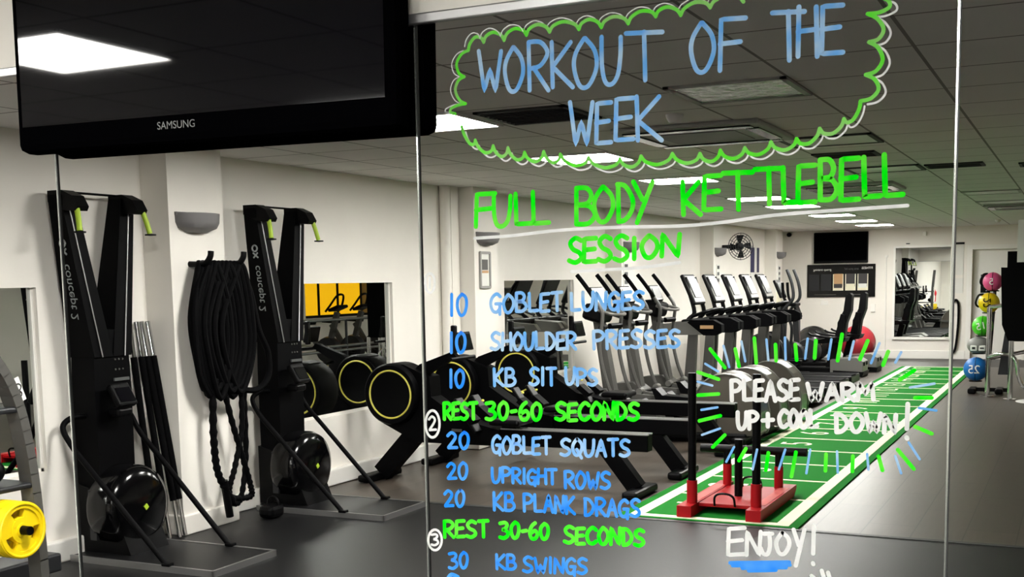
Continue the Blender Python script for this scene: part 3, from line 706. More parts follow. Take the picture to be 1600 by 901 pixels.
# ------------------------------------------------------------------ recumbent bikes
def recumbent(label, loc):
    t = thing('recumbent_bike', label, 'exercise bike', loc, 0, 'recumbent bikes')
    MB().span((-1.1, -.12, .04), (.35, .12, .14), .02).span((-1.05, -.3, 0), (-.93, .3, .06), .02).build('frame', 'black', t)
    MB().prism([(-.05, .02), (.42, .02), (.46, .08), (.46, .24), (.36, .30), (-.05, .27)], 'y', -.25, .25).build('rear_housing', 'silver', t)
    MB().prism([(.0, .0), (.46, .0), (.48, .08), (.0, .1)], 'y', -.28, .28).build('rear_skirt', 'black', t)
    MB().box((.465, -.13, .2), (.02, .08, .06), None, .008).box((.465, .13, .2), (.02, .08, .06), None, .008).build('wheel_cover', 'black', t)
    MB().prism([(-.3, .52), (.15, .55), (.18, .62), (-.05, .63), (-.3, .58)], 'y', -.22, .22).build('seat', 'black', t)
    MB().bar((-.1, 0, .12), (.0, 0, .54), .12, .14).build('seat_post', 'black', t)
    vs = [(.02, .62), (.14, .60), (.17, .85), (.24, 1.05), (.25, 1.30), (.22, 1.33), (.15, 1.3), (.12, 1.05), (.03, .86)]
    MB().prism(vs, 'y', -.10, .10).prism([(.0, .64), (.13, .62), (.16, .98), (.09, 1.0)], 'y', -.17, .17).build('backrest', 'black', t)
    for s in (-1, 1): MB().tube(smooth_path([(.1, s*.12, .56), (-.05, s*.27, .62), (-.32, s*.28, .66), (-.4, s*.28, .7)], 5), .018, 8).build('side_handle', 'black', t)
    MB().bar((-.9, 0, .1), (-.95, 0, .95), .1, .1).build('front_post', 'dgrey', t)
    MB().lathe([(0, -.1), (.2, -.1), (.22, 0), (.2, .1), (0, .1)], (-.72, 0, .33), 'y', 28).build('flywheel_cover', 'dgrey', t)
    MB().box((-.92, 0, 1.02), (.04, .3, .24), Matrix.Rotation(-.35, 3, 'Y'), .012).build('console', 'black', t)
    for s in (-1, 1): MB().bar((-.72, s*.12, .33), (-.72+s*.13, s*.13, .43), .03, .02).box((-.72+s*.13, s*.2, .43), (.09, .12, .03), None, .008).build('pedal', 'black', t)
    return t
RB = recumbent('nearer recumbent bike with tall black backrest and silver rear housing', (-3.56, 19.5, 0))
copy_thing(RB, (-3.50, 20.55, 0), 'farther recumbent bike with tall black backrest, in front of the red ball')
def gym_ball(m, loc, r, label):
    t = thing('exercise_ball', label, 'exercise ball', loc)
    MB().ell((0, 0, r+.03), r, 40, 24).build('ball', m, t); MB().torus((0, 0, .03), r*.62, .03, 'z', 30, 8).build('stand', 'black', t)
gym_ball('blackball', (-4.5, 22.3, .0), .33, 'large black exercise ball in front of the far wall')
gym_ball('redball', (-3.74, 22.6, .0), .33, 'red exercise ball behind the recumbent bikes')
tag(MB().span((-4.93, 22.62, .1), (-4.83, 22.72, .95), .01).span((-4.93, 22.6, 0), (-4.6, 22.74, .1), .01).build('foam_roller', 'navy'), 'dark blue upright roller beside the black exercise ball', 'roller')

# ------------------------------------------------------------------ ball rack and balls at the right
rk = thing('ball_rack', 'slim black rack of medicine balls at the right beside the far door', 'rack', (-1.12, 17.05, 0))
MB().span((-.22, -.2, 0), (-.12, .2, .07), .02).span((.12, -.2, 0), (.22, .2, .07), .02).span((-.2, -.03, .02), (.3, .03, .07)).build('base', 'black', rk)
MB().tube(smooth_path([(.0, .24, .05), (.02, .24, .5), (.04, .24, .9), (.06, .24, 1.4)], 5), .025, 10).bar((.0, .0, .04), (.0, .24, .04), .06, .05).build('upright', 'dgrey', rk)
for x, z, r in ((-.13, .325, .16), (-.10, .645, .115), (-.06, .905, .135), (.01, 1.215, .135), (.05, 1.495, .125)):
    h = z-math.sqrt(r*r-.07*.07)-.018
    MB().tube([(x+.04, .24, h), (x, .065, h)], .011, 8).torus((x, -.05, h), .078, .008, 'z', 24, 6).build('holder', 'black', rk)
def med(loc, r, m, s, label, tilt=0, tm='white', handles=False):
    t = thing('medicine_ball', label, 'medicine ball', loc, 0, 'medicine balls on the rack')
    MB().ell((0, 0, 0), r, 32, 20).build('ball', m, t)
    o = text_obj('number', s, r*1.0, tm, t, (0, 0, 0), (math.cos(tilt), 0, math.sin(tilt)), (-math.sin(tilt), 0, math.cos(tilt)), True)
    for v in o.data.vertices:
        q = v.co; d = math.sqrt(max(1e-6, (1.09*r)**2-q.x*q.x-q.z*q.z)); v.co = Vector((q.x, -d-.002, q.z)) if q.x*q.x+q.z*q.z < r*r*.9 else Vector((q.x, -r*.32, q.z))
    o.data.transform(Matrix.Rotation(-.08, 4, 'Z'))
    if handles:
        MB().tube(smooth_path([(-r*.5, -.02, r*.85), (-r*.95, -.03, r*.75), (-r*1.2, -.03, r*.1), (-r*1.12, -.02, -r*.25), (-r*.9, -.01, -r*.4)], 5), .014, 8).build('grip_handle', 'black', t)
    MB().torus((0, 0, 0), r*1.0, .004, 'x', 36, 6).build('seam', 'black', t)
med((-1.25, 17.0, .325), .16, 'blue', '25', 'blue medicine ball, bottom of the rack')
gb = thing('medicine_ball', 'grey blocky medicine ball between the blue and green ones', 'medicine ball', (-1.22, 17.0, .645), 0, 'medicine balls on the rack')
MB().ell((0, 0, 0), (.155, .15, .115)).build('ball', 'ballgrey', gb); MB().box((-.055, -.135, -.03), (.085, .03, .075), None, .01).box((.05, -.135, -.03), (.085, .03, .075), None, .01).build('print', 'white', gb)
MB().box((-.055, -.152, -.03), (.04, .004, .03)).box((.05, -.152, -.03), (.05, .004, .018)).build('print', 'dgrey', gb)
med((-1.18, 17.0, .905), .135, 'green', '15', 'lime green medicine ball in the middle of the rack', .25)
med((-1.11, 17.0, 1.215), .135, 'yellow', '22', 'yellow medicine ball with black number and grip', PI/2, 'gloss', True)
med((-1.07, 17.0, 1.495), .125, 'pink', '5', 'pink medicine ball, top of the rack', 0, 'white', True)
# machine with black shroud and chrome frame
mc = thing('weight_machine', 'black shrouded weight machine with chrome frame at the right edge', 'weight machine', (-.6, 16.3, 0))
MB().prism([(-.33, 1.68), (.14, 1.66), (.14, .74), (-.22, .74), (-.30, .95)], 'y', -.05, .05).build('shroud', 'matt', mc)
MB().span((-.26, .0, 1.6), (-.02, .1, 1.88)).build('pulley_box', 'matt', mc)
MB().span((-.145, -.06, 1.74), (.13, -.04, 2.27)).build('placard', 'paper', mc, 'white placard on top')
cf = MB()
for x, y, z in ((-.47, .25, 1.17), (-.18, -.1, .75), (.10, -.1, .75), (.1, .25, .75)): cf.cyl((x, y, 0), (x, y, z), .032, 12)
cf.tube(smooth_path([(-.47, .25, .52), (-.38, .0, .56), (-.3, -.1, .58), (-.2, -.1, .57), (-.12, -.12, .5), (-.08, -.12, .3), (.0, -.12, .16), (.3, -.12, .05)], 5), .026, 10)
cf.cyl((-.47, .25, .5), (.1, .25, .62), .026, 10); cf.cyl((-.47, .25, 1.17), (-.25, .1, 1.2), .026, 10)
cf.build('frame', 'chrome', mc)
for x, y in ((-.47, .25), (-.18, -.1), (.10, -.1), (.1, .25)): MB().cyl((x, y, 0), (x, y, .012), .08, 18).build('floor_flange', 'chrome', mc)
MB().prism([(-.34, .3), (-.22, .3), (-.12, 1.1), (-.24, 1.1)], 'y', .12, .17).build('back_pad', 'dgrey', mc)
tag(MB().lathe([(0, .012), (.3, .012), (.32, .006), (.32, 0)], (-.38, 16.0, 0), 'z', 36).build('floor_disc', 'white'), 'white round disc on the floor at the right edge under the machine', 'disc')

# ------------------------------------------------------------------ weight rack with yellow plates at the left
wr = thing('weight_rack', 'grey weight rack at the left edge with curved leg', 'rack', (-4.65, 3.97, 0))
def leg(x):
    P = smooth_path([(x, -.42, 1.75), (x, -.1, 1.38), (x, .08, 1.1), (x, .16, .7), (x, .19, .1)], 6)
    mb = MB()
    for a, c in zip(P[:-1], P[1:]): mb.bar(a, c+(c-a)*.05, .05, .085, up=(1, 0, 0))
    return mb
L = leg(-.02).build('leg', 'mgrey', wr); leg(-.62).build('leg', 'mgrey', wr)
MB().span((-.7, -.5, .0), (.02, -.42, .05), .01).span((-.12, -.45, .05), (.14, .33, .11), .015).span((-.65, -.45, .06), (-.55, .28, .13), .015).build('foot', 'dgrey', wr)
MB().span((-.1, -.15, 0), (.1, .3, .06), .02).build('foot_pad', 'black', wr)
MB().span((-.46, -.40, .10), (-.23, .53, .20), .012).build('bottom_tray', 'dgrey', wr)
for z, y in ((.66, .05), (1.04, 0)): MB().span((-.68, y-.14, z-.03), (.02, y+.12, z), .01).build('shelf', 'dgrey', wr)
pl_ = MB().box((.012, .1, 1.12), (.004, .055, .12), Matrix.Rotation(.35, 3, 'X')).build('sticker', 'white', wr, 'white sticker with print')
MB().torus((.016, .1, 1.135), .016, .003, 'x', 16, 6).torus((.016, .105, 1.10), .014, .003, 'x', 16, 6).build('sticker_print', 'dgrey', wr)
MB().cyl((-.1, -.02, .46), (.17, -.02, .46), .022, 16).build('peg', 'black', wr)
def plate(x, label):
    t = thing('weight_plate', label, 'weight plate', (-4.65+x, 3.95, .46), 0, 'yellow plates on the rack peg')
    n = 16; ro = .135; r2 = MB()
    out = [(ro*math.cos(2*PI*k/n+.2), ro*math.sin(2*PI*k/n+.2)) for k in range(n)]
    # ring outside, hub inside, three spokes: leaves three grip openings
    def ringpart(ri, ro_, a0, a1, th):
        m = 10; poly = [(ro_*math.cos(a0+(a1-a0)*i/m), ro_*math.sin(a0+(a1-a0)*i/m)) for i in range(m+1)]+[(ri*math.cos(a1-(a1-a0)*i/m), ri*math.sin(a1-(a1-a0)*i/m)) for i in range(m+1)]
        r2.prism(poly, 'x', -th, th)
    for k in range(8): ringpart(.105, .138, k*PI/4, (k+1)*PI/4, .022)
    for k in range(8): ringpart(.024, .062, k*PI/4, (k+1)*PI/4, .020)
    for k in range(3): a = PI/2+.2+k*2*PI/3; ringpart(.055, .108, a+.42, a+2*PI/3-.42, .016)
    r2.build('disc', 'yellow', t)
    MB().torus((.022, 0, 0), .128, .007, 'x', 40, 6).build('rim', 'yellow', t)
    MB().lathe([(.0235, -.021), (.034, -.021), (.034, .024), (.0235, .024)], (0, 0, 0), 'x', 24).build('hub', 'yellow', t)
plate(.10, 'yellow grip plate at the outer end of the rack peg'); plate(.05, 'second yellow plate behind the outer one'); plate(.0, 'innermost yellow plate on the rack peg')
rbn = MB()
for k in range(6): rbn.tube(smooth_path([(.0, -.2+.012*k, 1.05), (.03, -.17+.02*k, .86), (.03, -.13+.028*k, .7), (.02, -.12+.03*k, .63)], 4), .009, 6)
rbn.ell((.02, -.16, .92), (.04, .06, .09), 12, 8)
o = rbn.build('resistance_band', 'redband'); o.location = (-4.63, 3.84, .03); tag(o, 'red bands hanging from the grey weight rack', 'band')
for y, z, l in ((3.95, .72, 'chrome handled dumbbell lying on the rack shelf'),):
    t = thing('kettlebell', 'chrome handled weight on the shelf of the grey rack', 'weight', (-4.75, y, z-.06))
    MB().ell((0, 0, .07), (.09, .08, .07), 20, 12).build('bell', 'black', t)
    MB().tube(smooth_path([(0, -.07, .1), (0, -.065, .19), (0, 0, .215), (0, .065, .19), (0, .07, .1)], 5), .014, 10).build('handle', 'chrome', t)

# ------------------------------------------------------------------ right side of the gym, seen in the wall mirrors
for i, (y0, y1) in enumerate(((19.3, 19.74), (19.82, 20.42), (20.52, 21.3), (21.38, 23.2))):
    o = MB().span((XR-.03, y0, 1.0), (XR-.01, y1, 2.2)).build('window_%d' % (i+1), 'blind' if i < 3 else 'brown'); o['kind'] = 'structure'
    f = MB().span((XR-.05, y1-.0, .95), (XR, y1+.06, 2.25)).span((XR-.05, y0, .95), (XR, y1, 1.0)).build('window_frame', 'black', o)
wp = struct('column', MB().span((XR-.12, 18.1, 0), (XR, 19.2, CEIL)), 'wall')
tag(MB().span((XR-.135, 18.7, 1.3), (XR-.12, 18.8, 1.95)).build('wall_notice', 'lcd'), 'narrow notice on the pale column seen in the wall mirror', 'notice')
rl = thing('dumbbell_rack', 'long steel rail frame seen in the wall mirror in front of the bikes', 'rail', (1.2, 17.2, 0))
for z in (.98, .42, .5): MB().cyl((0, -4.2, z), (0, 3.4, z), .025, 10).build('rail_tube', 'steel', rl)
for y in (-4.2, -1.7, .9, 3.4): MB().cyl((0, y, 0), (0, y, .98), .025, 10).build('post', 'dgrey', rl)
def bike(label, loc):
    t = thing('exercise_bike', label, 'exercise bike', loc, 0, 'upright bikes seen in the wall mirror')
    MB().span((-.5, -.06, .04), (.5, .06, .12), .02).span((-.5, -.28, 0), (-.4, .28, .06), .02).span((.4, -.28, 0), (.5, .28, .06), .02).build('base', 'dgrey', t)
    MB().lathe([(0, -.09), (.24, -.09), (.26, 0), (.24, .09), (0, .09)], (-.2, 0, .36), 'y', 30).build('drive_cover', 'dgrey', t)
    MB().bar((-.2, 0, .4), (-.42, 0, 1.08), .09, .09).build('front_post', 'mgrey', t); MB().bar((-.1, 0, .2), (.3, 0, .82), .09, .07).build('seat_post', 'mgrey', t)
    MB().prism([(.16, .84), (.46, .86), (.48, .92), (.3, .93), (.14, .9)], 'y', -.1, .1).build('saddle', 'black', t)
    MB().box((-.44, 0, 1.16), (.25, .36, .06), Matrix.Rotation(.35, 3, 'Y'), .02).build('console', 'black', t)
    MB().tube(smooth_path([(-.3, -.22, 1.1), (-.4, -.2, 1.22), (-.5, -.1, 1.4), (-.5, .1, 1.4), (-.4, .2, 1.22), (-.3, .22, 1.1)], 5), .022, 8).build('handlebar', 'black', t)
    for s in (-1, 1): MB().bar((-.2, s*.1, .36), (-.2+s*.12, s*.12, .26), .03, .02).box((-.2+s*.12, s*.19, .26), (.1, .1, .025), None, .006).build('pedal', 'black', t)
    return t
BK = bike('first upright bike under the yellow windows', (2.32, 18.86, 0))
copy_thing(BK, (2.32, 19.7, 0), 'second upright bike under the yellow windows'); copy_thing(BK, (2.32, 20.55, 0), 'third upright bike under the yellow windows')

# ------------------------------------------------------------------ big screen on the glass and its reflection
def television(name, label, loc, rz, roll):
    t = thing(name, label, 'television', loc, rz); t.rotation_euler = (0, roll, rz)
    MB().box((0, 0, 0), (.985, .06, .575), None, .018).build('housing', 'bezel', t)
    MB().box((0, -.031, .018), (.935, .004, .50)).build('screen', 'screen', t)
    MB().prism([(-.03, -.24), (.025, -.24), (.028, -.272), (.0, -.285), (-.02, -.282)], 'x', -.44, .44).build('lower_lip', 'bezel', t)
    text_obj('maker_name', 'SAMSUNG', .022, 'lcd', t, (-.035, -.0315, -.252), (1, 0, 0), (0, 0, 1), False)
    MB().box((0, .034, .05), (.5, .014, .3), None, .005).build('wall_bracket', 'matt', t)
    v = MB()
    for k in range(6): v.box((.40, .031, .02+.03*k), (.10, .006, .008))
    for k in range(4): v.box((.42, .031, -.20+.012*k), (.10, .006, .005))
    v.build('rear_vents', 'dgrey', t)
    return t
television('television', 'big black glossy screen hung in front of the glass at top left', (-1.645, 1.9485, 2.183), 0, .011)
t2 = television('television', 'dark reflection of the back of the big screen, modelled behind the glass', (-1.645, 2.052, 2.183), PI, -.011)  # mirror image of the big screen, built as a second set

# ------------------------------------------------------------------ glass panels with the handwriting
def on_glass(px, py, y=GY-.0015):
    d = RT*((px-800)/FPX)-UP*((py-CYP)/FPX)+FW
    return Vector((0, 0, EYE))+d*(y/d.y)
LAY = [0]
def ribbon(mb, pts, wpx):
    """one pen stroke: pts in pixels of the photograph, put on the glass plane"""
    P = [on_glass(*p) for p in pts]
    Q = [P[0]]
    for p in P[1:]:
        if (p-Q[-1]).length > 1e-4: Q.append(p)
    if len(Q) < 2: Q.append(Q[0]+Vector((.001, 0, .001)))
    P = Q; h = wpx*.00118/2; LAY[0] += 1; off = Vector((0, -.00004*(LAY[0] % 60), 0)); P = [p+off for p in P]; n = len(P); Ls = []; Rs = []
    for i in range(n):
        t = (P[min(i+1, n-1)]-P[max(i-1, 0)]).normalized(); nn = Vector((-t.z, 0, t.x))
        k = h
        Ls.append(P[i]+nn*k); Rs.append(P[i]-nn*k)
    vs = Ls+Rs; fs = [(i, i+1, n+i+1, n+i) for i in range(n-1)]
    mb.add(vs, fs)
    for e, s in ((0, -1), (n-1, 1)):
        c = P[e]; t = (P[min(e+1, n-1)]-P[max(e-1, 0)]).normalized()*s; nn = Vector((-t.z, 0, t.x)); m = 6
        cap = [c+(nn*math.cos(PI*k/m)+t*math.sin(PI*k/m))*h for k in range(m+1)]
        mb.add(cap, [list(range(m+1))])
def sm2(P, n=5, closed=False): return [(v.x, v.y) for v in smooth_path([(p[0], p[1], 0) for p in P], n, closed)]
def arc(cx, cy, rx, ry, a0, a1, n=14): return [(cx+rx*math.cos(math.radians(a0+(a1-a0)*i/n)), cy+ry*math.sin(math.radians(a0+(a1-a0)*i/n))) for i in range(n+1)]
G = {   # pen strokes in a unit box, y up
 'A': [[(0, 0), (.5, 1), (1, 0)], [(.2, .38), (.8, .38)]],
 'B': [[(0, 0), (0, 1)], sm2([(0, 1), (.55, 1), (.8, .8), (.6, .58), (.05, .53), (.7, .5), (1, .25), (.65, .02), (0, 0)])],
 'C': [sm2([(1, .85), (.6, 1), (.15, .75), (0, .45), (.2, .1), (.6, 0), (1, .15)])],
 'D': [[(.08, 0), (.05, 1)], sm2([(0, 1), (.5, .95), (.95, .6), (.9, .3), (.5, .05), (.08, 0)])],
 'E': [[(1, 1), (.05, .97), (0, 0), (1, .03)], [(0, .5), (.85, .55)]],
 'F': [[(1, 1), (.05, .97), (0, 0)], [(0, .5), (.8, .55)]],
 'G': [sm2([(.95, .85), (.6, 1), (.15, .8), (0, .45), (.2, .08), (.6, 0), (.9, .2), (.92, .45)]), [(.5, .45), (1, .45)], [(.92, .45), (.92, -.12)]],
 'H': [[(0, 0), (.05, 1)], [(1, 0), (.95, 1)], [(0, .5), (1, .55)]],
 'I': [[(.5, 0), (.5, 1)]],
 'J': [[(.15, 1), (.95, 1)], sm2([(.65, 1), (.7, .4), (.5, .0), (.1, .02), (-.15, .3)])],
 'K': [[(.05, 0), (0, 1)], [(.9, 1), (.05, .45), (1, 0)]],
 'L': [[(.0, 1), (.05, .02), (1, .05)]],
 'M': [[(0, 0), (.1, 1), (.5, .35), (.9, 1), (1, 0)]],
 'N': [[(0, 0), (.05, 1), (.9, 0), (1, 1)]],
 'O': [sm2([(.45, 1), (.08, .7), (0, .4), (.25, .03), (.65, .03), (1, .4), (.92, .75), (.5, 1)], 5)],
 'P': [[(.05, 0), (0, 1)], sm2([(0, 1), (.6, 1), (1, .78), (.7, .52), (.05, .45)])],
 'Q': [sm2([(.45, 1), (.08, .7), (0, .4), (.25, .05), (.65, .05), (1, .4), (.92, .75), (.5, 1)], 5), [(.45, .35), (.95, -.15)]],
 'R': [[(.05, 0), (0, 1)], sm2([(0, 1), (.6, 1), (.95, .78), (.6, .52), (.1, .45)]), [(.25, .47), (1, 0)]],
 'S': [sm2([(.95, .9), (.5, 1), (.1, .8), (.3, .55), (.8, .4), (.95, .18), (.5, 0), (0, .08)])],
 'T': [[(0, .97), (1, 1)], [(.5, 1), (.53, 0)]],
 'U': [sm2([(0, 1), (.02, .4), (.2, .04), (.55, .0), (.85, .2), (.98, .6), (1, 1)])],
 'V': [[(0, 1), (.5, 0), (1, 1)]],
 'W': [[(0, 1), (.25, 0), (.5, .55), (.75, 0), (1, 1)]],
 'Y': [[(0, 1), (.48, .45)], [(1, 1), (.2, -.25)]],
 '0': [sm2([(.5, 1), (.1, .75), (.05, .35), (.35, 0), (.75, .1), (.95, .5), (.85, .85), (.5, 1)], 5)],
 '1': [[(.45, 0), (.45, 1)]],
 '2': [sm2([(.0, .8), (.4, 1), (.8, .85), (.75, .6), (.1, .08)]), [(.1, .05), (1, .08)]],
 '3': [sm2([(.0, .95), (.6, 1), (.85, .85), (.6, .6), (.3, .55), (.8, .45), (.95, .2), (.5, 0), (0, .05)])],
 '6': [sm2([(.7, 1), (.3, .8), (.05, .4), (.25, .02), (.7, .0), (.95, .25), (.7, .5), (.2, .35)])],
 '-': [[(.1, .5), (.9, .55)]], '+': [[(.5, .1), (.5, .95)], [(0, .5), (1, .55)]], '!': [[(.55, 1), (.45, .28)], [(.42, .03), (.47, .0)]],
}
def dense(P, step=.09):
    out = [P[0]]
    for a, c in zip(P[:-1], P[1:]):
        L = math.hypot(c[0]-a[0], c[1]-a[1]); n = max(1, int(L/step))
        for i in range(1, n+1): out.append((a[0]+(c[0]-a[0])*i/n, a[1]+(c[1]-a[1])*i/n))
    return out
def glyph(mb, ch, x0, x1, yt, yb, wpx, slope=0):
    for s in G[ch]:
        s = dense(s)
        ribbon(mb, [(x0+(x1-x0)*p[0], yb+(yt-yb)*p[1]+slope*(x1-x0)*p[0]) for p in s], wpx)
WID = {'I': .35, '1': .4, '-': .6, 'W': 1.25, 'M': 1.3, '!': .4, 'L': .85, 'E': .85}
def word(mb, s, x0, x1, yt0, yb0, wpx, dy=0, gap=.3):
    """letters spread over x0..x1; dy = drop of the line over its length"""
    ws = [WID.get(c, 1) for c in s]; tot = sum(ws)+gap*(len(s)-1); u = (x1-x0)/tot; x = x0; r = random.Random(s)
    for c, q in zip(s, ws):
        o = dy*(x-x0)/(x1-x0); j = r.uniform(-1.2, 1.2)
        glyph(mb, c, x, x+q*u, yt0+o+j, yb0+o+j*.6, wpx, dy/(x1-x0)); x += (q+gap)*u
XS = [-3.11, -2.11, -1.16, -.184, .8]
plabel = ['far left glass panel under the big screen', 'glass panel beneath the big screen, with the ski machines behind', 'wide middle glass panel covered in green, blue and white handwriting', 'right hand glass panel beyond the last seam, without writing']
panels = []
for i in range(4):
    t = thing('glass_panel', plabel[i], 'glass panel', (0, 0, 0), 0, 'tall glass panels side by side')
    MB().span((XS[i]+.003, GY, .02), (XS[i+1]-.003, GY+.006, 2.095)).build('pane', 'clear', t)
    if i < 3:
        x = XS[i+1]
        MB().span((x-.0035, GY-.001, .02), (x-.0005, GY+.006, 2.09)).build('polished_edge', 'edge', t); MB().span((x-.0005, GY-.0005, .02), (x+.0018, GY+.006, 2.09)).build('seam', 'edged', t)
    MB().span((XS[i]+.003, GY-.004, 0), (XS[i+1]-.003, GY+.01, .022)).build('floor_channel', 'alu', t)
    panels.append(t)
PN = panels[2]
def line(label, m, fn):
    mb = MB(); fn(mb); return mb.build('handwriting', m, PN, label)
TW = 7
def letters(label, m, wd, w, boxes): line(label, m, lambda mb: [glyph(mb, c, *a, wd) for c, a in zip(w, boxes)])
letters('light blue title word WORKOUT', 'ink_light', TW, 'WORKOUT', ((748, 783, 80, 142), (789, 817, 74, 142), (826, 857, 66, 141), (862, 895, 66, 136), (897, 932, 60, 136), (940, 970, 58, 131), (978, 1035, 50, 125)))
letters('light blue title word OF', 'ink_light', TW, 'OF', ((1080, 1115, 36, 112), (1125, 1165, 28, 110)))
letters('light blue title word THE', 'ink_light', TW, 'THE', ((1207, 1257, 18, 94), (1247, 1277, 11, 88), (1284, 1317, 8, 84)))
line('light blue title word WEEK', 'ink_light', lambda mb: [glyph(mb, c, *a, TW) for c, a in zip('WEEK', ((891, 926, 160, 226), (932, 955, 160, 224), (962, 990, 153, 219), (995, 1034, 151, 219)))])
GW = 7.5
letters('bright green heading word FULL', 'ink_green', GW, 'FULL', ((744, 774, 302, 354), (772, 798, 306, 353), (806, 832, 303, 351), (833, 858, 300, 350)))
letters('bright green heading word BODY', 'ink_green', GW, 'BODY', ((901, 930, 294, 350), (929, 958, 292, 346), (965, 990, 288, 346), (990, 1020, 284, 335)))
letters('bright green heading word KETTLEBELL', 'ink_green', GW, 'KETTLEBELL', ((1067, 1095, 284, 335), (1100, 1127, 274, 328), (1130, 1176, 269, 327), (1180, 1223, 263, 319), (1224, 1246, 262, 318), (1247, 1274, 258, 317), (1282, 1308, 250, 312), (1314, 1342, 247, 313), (1350, 1376, 246, 309), (1382, 1411, 242, 307)))
line('bright green heading word SESSION', 'ink_green', lambda mb: [glyph(mb, c, *a, GW) for c, a in zip('SESSION', ((890, 910, 372, 410), (913, 932, 372, 409), (935, 955, 369, 408), (960, 981, 368, 407), (984, 998, 372, 404), (1003, 1027, 368, 402), (1034, 1062, 366, 400)))])
line('long white underline below the green heading', 'ink_white', lambda mb: ribbon(mb, sm2([(742, 372), (800, 368), (870, 360), (960, 355), (1060, 353), (1130, 347), (1210, 336), (1300, 329), (1418, 321)], 6), 5))
line('short white underline below SESSION', 'ink_white', lambda mb: ribbon(mb, sm2([(893, 424), (950, 421), (1000, 418), (1062, 410)], 5), 5))
BW = 5.6
def row(label, m, items, wpx=BW):
    for k, (s, x0, x1, yt, yb, dy) in enumerate(items): line(label if len(items) == 1 else label+', word '+s, m, lambda mb: word(mb, s, x0, x1, yt, yb, wpx, dy))
for lab, m, it in (
    ('blue number 10 before GOBLET LUNGES', 'ink_blue', [('10', 703, 730, 459, 492, 0)]), ('light blue line GOBLET LUNGES', 'ink_light', [('GOBLET', 767, 878, 460, 488, -3), ('LUNGES', 893, 1006, 458, 485, -3)]),
    ('blue number 10 before SHOULDER PRESSES', 'ink_blue', [('10', 703, 728, 519, 550, 0)]), ('light blue line SHOULDER PRESSES', 'ink_light', [('SHOULDER', 768, 900, 520, 546, -1), ('PRESSES', 928, 1062, 518, 545, -4)]),
    ('blue number 10 before KB SIT UPS', 'ink_blue', [('10', 703, 726, 577, 604, 0)]), ('light blue line KB SIT UPS', 'ink_light', [('KB', 772, 805, 576, 602, 0), ('SIT', 828, 868, 575, 601, 1), ('UPS', 884, 933, 575, 600, 1)]),
    ('green line REST 30-60 SECONDS, upper one', 'ink_green', [('REST', 694, 745, 629, 654, 0), ('30-60', 760, 846, 629, 655, 0), ('SECONDS', 869, 998, 630, 656, -1)]),
    ('blue number 20 before GOBLET SQUATS', 'ink_blue', [('20', 700, 733, 675, 700, 1)]), ('light blue line GOBLET SQUATS', 'ink_light', [('GOBLET', 770, 860, 681, 707, 2), ('SQUATS', 877, 984, 686, 711, 1)]),
    ('blue number 20 before UPRIGHT ROWS', 'ink_blue', [('20', 700, 731, 723, 748, 0)]), ('blue line UPRIGHT ROWS', 'ink_blue', [('UPRIGHT', 769, 869, 731, 753, 3), ('ROWS', 883, 953, 737, 762, 1)]),
    ('blue number 20 before KB PLANK DRAGS', 'ink_blue', [('20', 695, 726, 766, 791, 0)]), ('blue line KB PLANK DRAGS', 'ink_blue', [('KB', 772, 804, 769, 796, 1), ('PLANK', 819, 898, 772, 798, 4), ('DRAGS', 914, 1000, 778, 804, 3)]),
    ('green line REST 30-60 SECONDS, lower one', 'ink_green', [('REST', 695, 763, 813, 838, 0), ('30-60', 782, 858, 816, 840, 1), ('SECONDS', 882, 1006, 823, 848, 4)]),
    ('blue number 30 before KB SWINGS', 'ink_blue', [('30', 702, 731, 863, 887, 0)]), ('blue line KB SWINGS', 'ink_blue', [('KB', 776, 806, 866, 888, 1), ('SWINGS', 818, 917, 870, 893, 3)]),
    ('white line PLEASE WARM', 'ink_white', [('PLEASE', 1143, 1248, 594, 625, 0), ('WARM', 1262, 1365, 600, 626, -2)]),
    ('white line UP + COOL DOWN!', 'ink_white', [('UP', 1153, 1184, 643, 669, 0), ('+', 1192, 1208, 645, 668, 0), ('COOL', 1218, 1277, 641, 667, 0), ('DOWN', 1306, 1400, 646, 674, 1), ('!', 1411, 1425, 630, 684, 0)])):
    row(lab, m, it, BW+(.9 if 'white' in lab or 'green' in lab else 0))
line('white word ENJOY! at the bottom', 'ink_white', lambda mb: [glyph(mb, c, *a, 6.2) for c, a in zip('ENJOY!', ((1138, 1164, 824, 866), (1167, 1189, 830, 866), (1191, 1208, 833, 865), (1213, 1233, 832, 865), (1240, 1257, 827, 872), (1266, 1276, 822, 881)))])
def scribble(mb):
    for y0, a, c in ((879, 1141, 1233), (883, 1145, 1234), (887, 1160, 1228), (891, 1170, 1212)): ribbon(mb, sm2([(a, y0), ((a+c)/2, y0-.5), (c, y0-1)], 5), 6)
line('solid blue scribble under ENJOY', 'ink_blue', scribble)
line('white tick marks at the bottom edge', 'ink_white', lambda mb: [ribbon(mb, [a, c], 6) for a, c in (((1268, 899), (1276, 906)), ((1284, 891), (1288, 904)), ((1294, 894), (1297, 905)))])
line('small blue stroke at the bottom edge', 'ink_blue', lambda mb: ribbon(mb, sm2([(700, 903), (706, 897), (716, 901)], 4), 7))
for n, x, y, rx, ry in (('1', 672, 442, 7.5, 15), ('2', 676, 662, 11, 21), ('3', 680, 843, 10.5, 16)):
    line('circled white number '+n, 'ink_white', lambda mb, n=n, x=x, y=y, rx=rx, ry=ry: (ribbon(mb, arc(x, y, rx, ry, -90, 262, 24), 4.5), glyph(mb, n, x-rx*.5, x+rx*.5, y-ry*.55, y+ry*.5, 4.2)))
